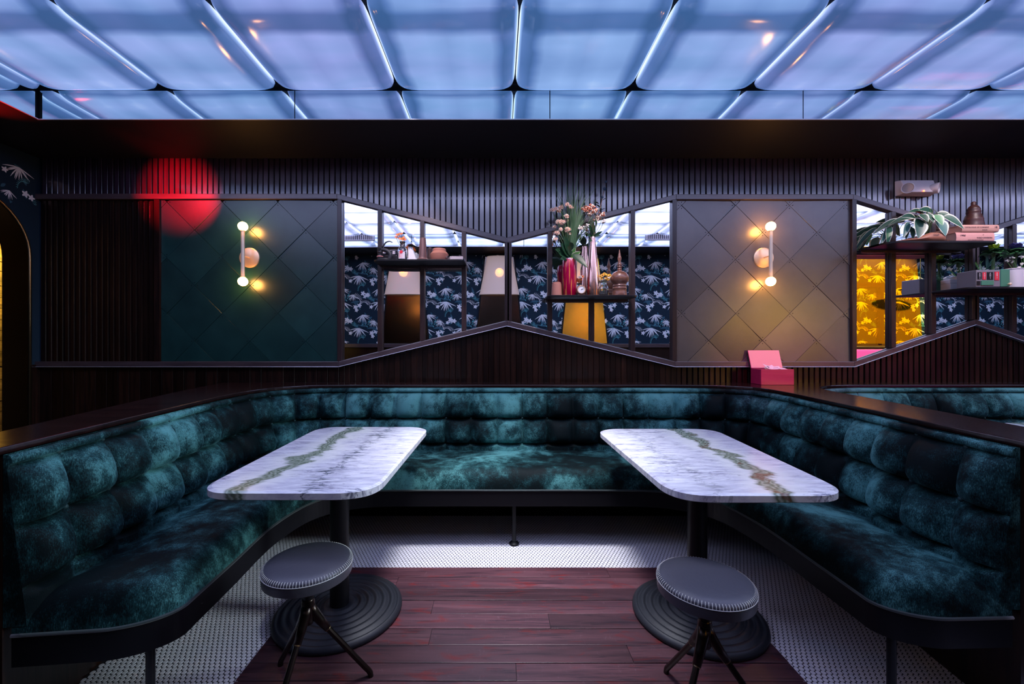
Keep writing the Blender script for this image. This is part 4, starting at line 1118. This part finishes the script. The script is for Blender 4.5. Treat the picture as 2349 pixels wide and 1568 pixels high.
for px0, py0, px1, py1, L, wd in ((1358, 545, 1350, 520, .10, .04), (1360, 545, 1380, 528, .09, .03), (1357, 543, 1346, 510, .12, .05), (1360, 540, 1356, 512, .12, .05), (1358, 545, 1342, 540, .07, .03), (1361, 545, 1378, 540, .06, .022), (1358, 548, 1347, 556, .06, .03), (1366, 520, 1360, 500, .07, .04)):
    p0, p1 = Vector(B2(px0, py0)), Vector(B2(px1, py1, -.04)); b = MB(); leaf(b, p0, p1-p0, L, wd*.8, .2, n=6, up=(.6, -1, .4)); obj('leaf', b, green, t, smooth=True)
obj('stalk', MB().tube(catmull([B2(1359, 550), B2(1366, 515), B2(1377, 470), B2(1383, 440)], 6), .003, 6), stemb, t)
b = MB(); rr = random.Random(9)
for c, R, n in ((B2(1385, 436), .030, 60), (B2(1380, 455), .022, 40), (B2(1388, 420), .022, 40)):
    b.ball(c, R*.4, 8, 6)
    for k in range(n):
        d = Vector((rr.gauss(0, 1), rr.gauss(0, 1), rr.gauss(.5, 1))).normalized(); s = d.orthogonal().normalized()*.0016; c_ = Vector(c)
        b.add([c_+s, c_-s, c_+d*R], [(0, 1, 2)])
obj('thistle', b, pm('thistle_blue', (.02, .05, .10), .6), t)
for px, py, a in ((1372, 470, -1), (1376, 485, .9), (1370, 490, -.8), (1380, 462, .8), (1374, 478, -.6)):
    b = MB(); leaf(b, B2(px, py), (a, -.3, .5), .05, .018, .2); obj('leaf', b, green, t)

t = thing('mantel_clock', 'little round clock with a white dial in front of the copper vase', 'clock', (X(1332, 3.30), 3.30, ZBs+EPS))
r = .036
obj('case', MB().lathe([(0, .030), (r*.85, .030), (r, .026), (r, -.012), (r*.9, -.016), (0, -.016)], 32, c=(0, 0, r+.005), axis=(0, -1, 0)), turned, t, smooth=2)
obj('foot', MB().box(-.022, .022, -.020, .014, 0, .010), turned, t, bev=.003)
d_ = obj('dial', MB().lathe([(0, .0315), (.026, .0315), (.027, .0305)], 32, c=(0, 0, r+.005), axis=(0, -1, 0)), pm('dial_white', (.85, .85, .85), .4), t, smooth=2)
obj('bezel', MB().lathe([(.0265, .0300), (.0265, .0345), (.0305, .0345), (.032, .030)], 32, c=(0, 0, r+.005), axis=(0, -1, 0), cap=False), M['brass'], t, smooth=2)
b = MB()
for k in range(12):
    a = PI/6*k; L_ = .0035 if k % 3 else .005
    b.box(-.0007, .0007, -.0325, -.0318, .0245-L_, .0240).xf(Matrix.Translation((0, 0, r+.005)) @ Matrix.Rotation(a, 4, 'Y'), len(b.v)-8)
obj('hour_marks', b, M['black'], d_)
b = MB()
for a, L_, w_ in ((PI/180*68, .019, .0011), (PI/180*62, .012, .0017)):
    b.box(-w_, w_, -.0332, -.0326, -.003, L_).xf(Matrix.Translation((0, 0, r+.005)) @ Matrix.Rotation(a, 4, 'Y'), len(b.v)-8)
b.lathe([(0, .0345), (.003, .0345), (.003, .032)], 12, c=(0, 0, r+.005), axis=(0, -1, 0)); obj('hands', b, M['black'], d_)

def jar(label, px, y, lab2, cols, r0, h, blooms):
    t = thing('glass_jar', label, 'jar', (X(px, y), y, ZBs+EPS))
    obj('body', MB().lathe([(0, 0), (r0*.92, 0), (r0, .006), (r0, h*.55), (r0*.85, h*.68), (r0*.62, h*.76), (r0*.62, h*.9), (r0*.72, h*.92), (r0*.72, h), (r0*.6, h), (r0*.52, h*.9), (r0*.52, h*.76), (r0*.75, h*.64), (r0*.88, h*.52), (r0*.88, .01), (0, .008)], 28), glass, t, smooth=True)
    f = thing('flower_sprig', lab2, 'flowers', (X(px, y), y, ZBs+.014))
    rr = random.Random(int(px))
    for dx, dz in blooms:
        s = obj('stalk', MB().tube(catmull([(0, 0, .004), (dx*.2, 0, h*.7), (dx*.8, -.004, dz-.01), (dx, -.008, dz)], 4), .0016, 5), stem, f)
        b = MB(); daisy(b, (dx, -.010, dz), .017, (rr.uniform(-.6, .6), -.8, rr.uniform(.2, .8)), 11); obj('blossom', b, cols if rr.random() > .15 else [pale, yellow], s)
jar('small clear glass bottle half hidden behind the little clock', 1329, 3.385, 'orange flowers rising behind the little clock', [orange, dkcen], .030, .105, [(-.030, .112), (-.018, .125), (-.004, .118), (.010, .128), (.020, .145), (.006, .142), (-.010, .105)])
jar('clear glass jar between the copper vase and the turned wooden finial', 1384.5, 3.345, 'yellow and white flowers in the jar beside the copper vase', [yellow, dkcen], .038, .115, [(-.030, .140), (-.012, .150), (.006, .160), (.026, .152), (.040, .138), (.018, .130), (.034, .122), (-.020, .126), (.048, .150)])
t = thing('turned_finial', 'turned wooden stupa-shaped finial at the right end of the middle shelf', 'ornament', (X(1419), 3.345, ZBs+EPS))
pr = [(0, 0), (.058, 0), (.058, .004), (.056, .030), (.052, .050), (.055, .054), (.057, .060), (.054, .066), (.051, .070), (.054, .074), (.057, .079), (.050, .086), (.048, .092)]
pr += [(.072*math.cos(a), .140+.062*math.sin(a)) for a in [-.78+k*.19 for k in range(11)]]
pr += [(.030, .190), (.018, .200), (.016, .206)]
for z in (.214, .232, .250): pr += [(.018, z-.006), (.020, z), (.013, z+.007), (.0125, z+.009)]
pr += [(.010, .275), (.015, .292), (.014, .297), (.0155, .302), (.014, .307), (.012, .312), (.006, .345), (.002, .370), (0, .371)]
obj('body', MB().lathe(pr, 36), turned, t, smooth=True)

# ---- upper right shelf
D = 3.28
def Xr(px, d=D): return X(px, d)
hos = pm('hosta_green', (.02, .085, .05), .42); hos2 = pm('hosta_pale_green', (.09, .26, .12), .42); hosb = pm('hosta_blue_green', (.06, .17, .15), .45)
def pot(label, px, d, s):
    t = thing('plant_pot', label, 'pot', (Xr(px, d), d, ZCs+EPS))
    obj('body', MB().lathe([(0, 0), (.030*s, 0), (.034*s, .01), (.036*s, .075), (.033*s, .085), (.030*s, .085), (.030*s, .07), (0, .068)], 6), white, t, bev=.003)
    obj('soil', MB().lathe([(0, .072), (.031*s, .072)], 6), pm('soil', (.02, .012, .01), .9), t)
pot('small white faceted pot under the hosta leaves', 2128, 3.36, 1.25)
t = thing('hosta_plant', 'trailing hosta with cream-edged leaves on the upper right shelf', 'plant', (Xr(2128, 3.36), 3.36, ZCs+.08))
def Bh(px, py, d): return (X(px, d)-Xr(2128, 3.36), d-3.36, 1.3+(786-py)*d/960-ZCs-.08)
for k, (bx, by, tx, ty, d, wd, mm) in enumerate(((2110, 503, 2100, 549, 3.22, .088, 0), (2150, 505, 2163, 543, 3.22, .078, 2), (2142, 493, 2156, 519, 3.20, .066, 1), (2110, 492, 2123, 511, 3.21, .058, 0), (2126, 490, 2136, 513, 3.21, .046, 0), (2164, 496, 2205, 527, 3.22, .060, 0),
        (2085, 510, 2066, 548, 3.26, .040, 2), (2080, 518, 2072, 551, 3.30, .036, 0), (2090, 520, 2088, 552, 3.28, .040, 0), (2100, 500, 2060, 500, 3.30, .040, 0), (2110, 498, 2030, 520, 3.38, .040, 0), (2070, 505, 1996, 540, 3.40, .045, 0), (2050, 510, 2012, 568, 3.40, .04, 2), (2040, 515, 2030, 565, 3.38, .045, 1), (2150, 488, 2186, 510, 3.30, .05, 0), (2140, 488, 2100, 484, 3.36, .05, 0), (2160, 498, 2180, 500, 3.36, .05, 0), (2120, 490, 2078, 488, 3.38, .04, 0))):
    p0, p1 = Vector(Bh(bx, by, d+.03)), Vector(Bh(tx, ty, d)); dv = p1-p0; L_ = dv.length; b = MB()
    d0 = Vector((dv.x, dv.y-.02, dv.z+.35*L_)); leaf(b, p0, d0, d0.length, wd*1.25, .35*L_/d0.length, 0, 1, 8, up=(0, -1, .35)); o = obj('leaf', b, [(hos, hos2, hosb)[mm], cream], t, smooth=True)
    obj('stalk', MB().tube(catmull([(0, 0, 0), (p0.x*.5, p0.y*.5, p0.z+.02), p0], 4), .0022, 5), stem, o)
b = MB(); leaf(b, Bh(2120, 494, 3.30), Vector(Bh(2093, 478, 3.28))-Vector(Bh(2120, 494, 3.30)), .10, .016, .1); obj('leaf', b, pm('red_leaf', (.45, .01, .03), .4), t)
last_w = wood('shoe_last_wood', (.26, .09, .055), (.44, .19, .12), 0, .45, scale=25)
def shoelast(label, px, d, rz, s=1.0):
    t = thing('shoe_last', label, 'shoe last', (Xr(px, d), d, ZCs+EPS), rz)
    prof = [(-.20, .003, .006), (-.17, .016, .012), (-.11, .030, .020), (-.04, .040, .032), (.02, .040, .052), (.07, .032, .072), (.12, .032, .074), (.155, .030, .070), (.175, .018, .055), (.18, .006, .03)]
    pl = catmull([Vector(p) for p in prof], 4); b = MB(); n = 14
    for i, p in enumerate(pl):
        for k in range(n):
            a = 2*PI*k/n; b.v.append((p.x*s, p.y*math.cos(a)*s, max(0.0, (p.z/2+p.z/2*math.sin(a)))*s))
    for i in range(len(pl)-1):
        for k in range(n): b.f.append([i*n+k, (i+1)*n+k, (i+1)*n+(k+1) % n, i*n+(k+1) % n])
    b.f.append(list(range(n))); b.f.append([(len(pl)-1)*n+k for k in range(n)][::-1]); b.m = [0]*len(b.f)
    obj('body', b, last_w, t, smooth=2); return t
def text(name, s, size, mat, parent, loc, rot=(PI/2, 0, 0), sx=1.0, align='LEFT'):
    cu = bpy.data.curves.new(name, 'FONT'); cu.body = s; cu.size = size; cu.extrude = .0003; cu.align_x = align; cu.resolution_u = 2
    tmp = bpy.data.objects.new('tmp', cu); C.objects.link(tmp); dg = bpy.context.evaluated_depsgraph_get(); dg.update()
    me = bpy.data.meshes.new_from_object(tmp.evaluated_get(dg)); bpy.data.objects.remove(tmp)
    me.materials.clear(); me.materials.append(mat); o = bpy.data.objects.new(name, me); C.objects.link(o)
    o.parent = parent; o.location = loc; o.rotation_euler = rot; o.scale = (sx, 1, 1); return o
ink = pm('faded_ink', (.05, .02, .03), .7)
l1 = shoelast('carved wooden shoe last lying under the hosta leaves', 2112, 3.235, 0)
text('stamp', 'GGB', .022, ink, l1, (.085, -.0345, .040), align='CENTER')
shoelast('second wooden shoe last pointing at the old books', 2178, 3.32, math.radians(180), .62)
def book(label, x0, x1, y0, y1, z, h, col, lines):
    t = thing('book', label, 'book', ((x0+x1)/2, (y0+y1)/2, z)); w2, d2 = (x1-x0)/2, (y1-y0)/2
    pagem = bpy.data.materials.get('book_pages') or pm('book_pages', (.62, .42, .36), .8)
    obj('pages', MB().box(-w2+.006, w2-.008, -d2+.004, d2-.005, .003, h-.003), pagem, t)
    c = bpy.data.materials.get(col[0]) or pm(col[0], col[1], .65, bump=.1, bscale=60)
    n = 6; sp_ = []
    for k in range(n+1): a = -PI/2+PI*k/n; sp_.append((-d2+.003-.010*math.cos(a), h/2+h/2*math.sin(a)))
    prof = [(d2, 0)]+[(y, max(0, z_)) for y, z_ in sp_]+[(d2, h), (d2, h-.003)]+[(y+.004, min(max(z_, .003), h-.003)) for y, z_ in sp_[::-1]]+[(d2, .003)]
    cv = obj('cover', MB().prism([(-w2, y, z_) for y, z_ in prof], [(w2, y, z_) for y, z_ in prof]), c, t)
    for s, size, px_, pz, al in lines: text('lettering', s, size, ink, cv, (px_, -d2-.0082, pz), align=al)
    return t
x0b, x1b = Xr(2193, 3.25), Xr(2281, 3.25)
book('thick rose-covered book at the bottom of the stack of two on the right shelf', x0b, x1b, 3.255, 3.45, ZCs+EPS, .080, ('rose_cloth', (.60, .30, .27)),
     [('1900', .022, -.12, .046, 'LEFT'), ('FORD DIVISION', .017, .130, .030, 'RIGHT'), ('PARTS AND SERVICE EDITION', .009, -.06, .016, 'LEFT'), ('O', .014, .06, .054, 'CENTER')])
book('worn tan book lying on top of the rose-covered book', Xr(2205, 3.25), Xr(2290, 3.25), 3.25, 3.45, ZCs+EPS+.0805, .057, ('tan_cloth', (.50, .27, .22)),
     [('CATALOGUE OF CONVENT', .015, -.125, .030, 'LEFT'), ('EDITION', .010, .01, .012, 'LEFT'), ('1B', .022, .105, .028, 'LEFT')])
t = thing('dark_finial', 'dark carved bell-shaped ornament standing on the stack of old books', 'ornament', (Xr(2233, 3.36), 3.36, ZCs+EPS+.139))
pr = [(0, 0), (.062, 0), (.064, .012), (.060, .03), (.056, .06), (.058, .068), (.055, .074), (.048, .100), (.040, .118), (.043, .124), (.043, .134), (.038, .142), (.041, .148), (.036, .160), (.027, .175), (.017, .184), (.015, .188), (.015, .206), (.010, .213), (0, .214)]
obj('body', MB().lathe(pr, 30), wood('dark_turned_wood', (.020, .007, .006), (.075, .022, .018), 0, .45, scale=60), t, smooth=True)

# ---- lower right shelf
D2 = 3.27
t = thing('metal_ticket_box', 'grey and green printed metal box with red labels on the lower right shelf', 'box', (X(2280, 3.19), 3.25, ZD+EPS), math.radians(-5))
grey = pm('grey_tin', (.20, .20, .24), .35, .3); gtin = pm('green_tin', (.06, .22, .14), .4, .2)
obj('body', MB().box(-.108, .060, -.05, .10, 0, .130), grey, t, bev=.003)
obj('green_end', MB().box(.060, .123, -.053, .10, 0, .133), gtin, t, bev=.003)
obj('drawer_front', MB().box(-.078, .010, -.056, -.050, .012, .048), gtin, t, bev=.002)
obj('lamp_panel', MB().box(-.106, -.084, -.053, -.050, .012, .045), M['blackmetal'], t)
for x0, x1, z0, z1, mm in ((.018, .048, .050, .115, red), (-.066, -.042, .055, .112, red), (-.034, .006, .055, .112, M['blackmetal']), (-.100, -.074, .060, .112, M['blackmetal'])):
    l = obj('label', MB().box(x0, x1, -.0535, -.050, z0, z1), mm, t)
    for k, ch in enumerate('ADMIT'):
        text('lettering', ch, .013, M['iv'], l, ((x0+x1)/2, -.0542, z1-.014-.0098*k), align='CENTER')
obj('knob', MB().lathe([(0, .022), (.009, .020), (.010, .012), (.004, .008), (.004, 0)], 16, c=(.108, -.053, .018), axis=(0, -1, 0)), M['brass'], t, smooth=2)
t = thing('white_trough', 'long pale ribbed enamel planter at the right edge of the photo', 'planter', (4.22, 3.31, ZD+EPS))
L_ = rounded([(-.245, -.085), (.26, -.085), (.26, .085), (-.245, .085)], .05, 8)
b = MB().prism([(p.x*.97, p.y*.95, 0) for p in L_], [(p.x, p.y, .145) for p in L_], cb=False); b.prism([(p.x, p.y, .145) for p in L_], [(p.x*.97, p.y*.9, .145) for p in L_], ca=False, cb=False)
b.prism([(p.x*.97, p.y*.9, .145) for p in L_], [(p.x*.95, p.y*.88, .11) for p in L_], ca=False)
obj('body', b, M['iv'], t, smooth=2)
obj('rim', MB().tube([(p.x, p.y, .146) for p in L_+[L_[0]]], .004, 6), M['iv'], t, smooth=True)
t = thing('white_tin', 'narrow white tin standing behind the left end of the grey metal box', 'tin', (X(2240, 3.40), 3.40, ZD+EPS))
obj('body', MB().box(-.026, .05, -.04, .04, 0, .115), M['iv'], t, bev=.004)
obj('band', MB().box(-.0268, .0508, -.0408, .0408, .08, .083), M['edge'], t)
def cabbage(label, c, R, cols, heart, seed):
    t = thing('ornamental_cabbage', label, 'plant', c); rr = random.Random(seed)
    for ring_, (n, el, L_, wd) in enumerate(((9, .05, R, R*.95), (8, .35, R*.85, R*.85), (7, .8, R*.62, R*.65), (5, 1.15, R*.42, R*.45))):
        for k in range(n):
            a = 2*PI*(k+.5*ring_)/n+rr.uniform(-.15, .15); d = (math.cos(a)*math.cos(el), math.sin(a)*math.cos(el), math.sin(el)); b = MB()
            leaf(b, (0, 0, .01*ring_), d, L_, wd, .25 if ring_ < 2 else -.15, 0, 0, 6)
            for i, v in enumerate(b.v): b.v[i] = (v[0], v[1], v[2]+rr.uniform(-.006, .006)*(1 if i > 8 else 0))
            obj('leaf', b, cols if ring_ < 2 else heart, t, smooth=True)
    obj('stem', MB().tube([(0, 0, .01), (0, .01, -c[2]+ZD+.12)], .010, 8), stem, t)
cabbage('leafy cabbage with a lime green heart, left of the two', (X(2280, 3.30), 3.30, 1.3+(786-580)*3.30/960), .085, pm('cabbage_green', (.02, .09, .03), .5), pm('lime_heart', (.30, .45, .03), .5), 1)
cabbage('leafy cabbage with a violet heart, right of the two', (X(2330, 3.30), 3.30, 1.3+(786-580)*3.30/960), .10, bpy.data.materials['cabbage_green'], pm('violet_heart', (.07, .06, .22), .5), 2)
t = thing('white_blossoms', 'small white flowers filling the ribbed enamel planter', 'flowers', (4.22, 3.31, ZD+.12))
rr = random.Random(21)
for k in range(26):
    x, y, z = rr.uniform(-.23, .2), rr.uniform(-.07, .03), rr.uniform(.03, .13); b = MB()
    for q in range(5): b.ball((x+rr.uniform(-.012, .012), y+rr.uniform(-.01, .01), z+rr.uniform(-.008, .008)), .0055, 6, 4)
    o = obj('flower_head', b, pale, t); obj('stalk', MB().tube([(x*.6, y*.5, 0), (x, y, z)], .0015, 4), green3, o)
t = thing('fennel_fronds', 'feathery pale green fronds behind the white tin on the lower right shelf', 'plant', (X(2252, 3.36), 3.36, ZD+.10))
for k in range(9):
    a = rr.uniform(-1.0, 1.0); L_ = rr.uniform(.10, .19); b = MB(); tip = Vector((math.sin(a)*L_, rr.uniform(-.10, .0), math.cos(a)*L_*.8)); b.tube([(0, 0, 0), tip*.5+Vector((0, 0, .01)), tip], .0016, 4)
    for q in range(14):
        c = tip*(.4+.6*q/13); s = Vector((rr.uniform(-1, 1), rr.uniform(-1, .4), rr.uniform(0, 1))).normalized()*.03; w_ = s.orthogonal().normalized()*.0016; b.add([c-w_, c+w_, c+s], [(0, 1, 2)])
    obj('frond', b, green3 if k % 2 else green2, t)
b = MB(); 
for k in range(8):
    p = Vector((.02, -.02, .06)); d = Vector((rr.uniform(-.8, .9), rr.uniform(-.8, .2), 1)); leaf(b, p, d, rr.uniform(.08, .13), .014, .1)
obj('spiky_leaves', b, hosb, t)

# ---- emergency light on the slats
t = thing('emergency_light', 'pale twin-head emergency light on the slatted wall at the top right', 'emergency light', (X(2107, 3.45), 3.503, WZ(434)))
b = MB().prism([(-.150, 0, -.062), (.150, 0, -.062), (.150, 0, .068), (-.150, 0, .068)], [(-.125, -.085, -.050), (.125, -.085, -.050), (.135, -.045, .060), (-.135, -.045, .060)])
obj('housing', b, M['iv'], t, bev=.006)
lens = pm('lamp_lens', (.5, .47, .52), .08, .6)
for sx in (-1, 1):
    ax = Vector((sx*.75, -1, -.15)).normalized(); c = Vector((sx*.112, -.072, -.018))
    h = obj('lamp_head', MB().lathe([(.020, -.05), (.038, -.01), (.043, .018), (.043, .026), (.038, .028), (.034, .020)], 26, c=c, axis=ax), M['iv'], t, smooth=2)
    obj('lens', MB().lathe([(0, .012), (.015, .018), (.034, .021)], 24, c=c, axis=ax), lens, h, smooth=2)
obj('indicator', MB().lathe([(0, .006), (.006, .004), (.006, 0)], 12, c=(.01, -.085, -.044), axis=(0, -1, 0)), pm('red_indicator', (1, .2, .1), .3, emit=(1, .12, .03), es=8), t)

# ---- pink card box on the ledge
rose = wood('rose_stained_wood', (.30, .012, .07), (.42, .03, .11), 0, .3, scale=20); pink = pm('pink_lid_lining', (.85, .42, .40), .5, bump=.1, bscale=30)
t = thing('card_box', 'open crimson wooden box of cards on the ledge under the taupe panel', 'box', (2.205, 3.372, .9690))
w2, d2, h = .130, .068, .122
b = MB().box(-w2, w2, -d2, -d2+.008, 0, h).box(-w2, w2, d2-.008, d2, 0, h).box(-w2, -w2+.008, -d2+.008, d2-.008, 0, h).box(w2-.008, w2, -d2+.008, d2-.008, 0, h).box(-w2+.008, w2-.008, -d2+.008, d2-.008, 0, .008)
obj('case', b, rose, t, bev=.0015)
b = MB().box(-w2, w2, 0, .008, 0, .155); b.xf(Matrix.Translation((0, d2-.006, h+.001)) @ Matrix.Rotation(-math.radians(18), 4, 'X'))
l = obj('lid', b, rose, t, bev=.0015)
b = MB().box(-w2+.002, w2-.002, -.0015, -.0005, .004, .153); b.xf(Matrix.Translation((0, d2-.006, h+.001)) @ Matrix.Rotation(-math.radians(18), 4, 'X')); obj('lining', b, pink, l)
cardm = pm('white_card', (.82, .78, .82), .6); navy = pm('navy_print', (.02, .02, .08), .6)
specs = (('white card with a dark emblem leaning out of the crimson box', (2.160, 3.350, 1.106), (-52, 14, 22), .078, .052), ('plain white card tilted at the middle of the crimson box', (2.225, 3.360, 1.099), (-64, -6, -4), .075, .045), ('white card lying flattest near the right end of the crimson box', (2.275, 3.350, 1.094), (-76, 4, 8), .07, .045), ('slanted card edge behind the emblem card in the crimson box', (2.198, 3.385, 1.096), (-50, -16, 12), .08, .045))
for k, (lab, c, ang, cw, ch) in enumerate(specs):
    t = thing('card', lab, 'card', c, 0); Mx = Matrix.Rotation(math.radians(ang[2]), 4, 'Z') @ Matrix.Rotation(math.radians(ang[1]), 4, 'Y') @ Matrix.Rotation(math.radians(ang[0]), 4, 'X')
    b = MB().box(-cw/2, cw/2, -.0006, .0006, -ch/2, ch/2); b.xf(Mx); cd = obj('sheet', b, cardm, t)
    if k == 0:
        b = MB(); pl = [(-.016, -.002), (-.012, .008), (-.004, .012), (.004, .010), (.012, .012), (.017, .006), (.013, -.001), (.004, -.004), (-.002, -.013), (-.008, -.006)]
        b.prism([(x, -.0008, z) for x, z in pl], [(x, -.0012, z) for x, z in pl]); b.xf(Mx); obj('emblem', b, navy, cd)
        b = MB().box(-.010, -.004, -.0016, -.0012, -.001, .005).box(.003, .009, -.0016, -.0012, .001, .007); b.xf(Mx); obj('emblem_eyes', b, cardm, cd)
    if k == 1:
        b = MB()
        for q in range(5): b.box(-.014+.007*q, -.010+.007*q, -.0012, -.0007, -.002, .003)
        b.xf(Mx); obj('printed_line', b, navy, cd)

# ---- repeats carry a shared group
GR = {'card': 'cards in the crimson box', 'stool': 'stools at the marble tables', 'table': 'marble pedestal tables', 'wall_sconce': 'brass bar sconces',
      'wall_mirror': 'mirrors along the back wall', 'panel_lamp': 'tapered lamps on the facing wall', 'wall_shelf': 'dark metal wall shelves', 'book': 'books on the upper right shelf',
      'shoe_last': 'wooden shoe lasts', 'banquette': 'tufted banquettes', 'tile_panel': 'diamond tile panels', 'ornamental_cabbage': 'cabbages on the lower right shelf',
      'air_grille': 'air grilles of the ceiling tray', 'flower_sprig': 'flower sprigs in small glass vessels'}
for o in bpy.data.objects:
    k = o.name.split('.')[0]
    if k in GR and o.parent is None and 'label' in o: o['group'] = GR[k]
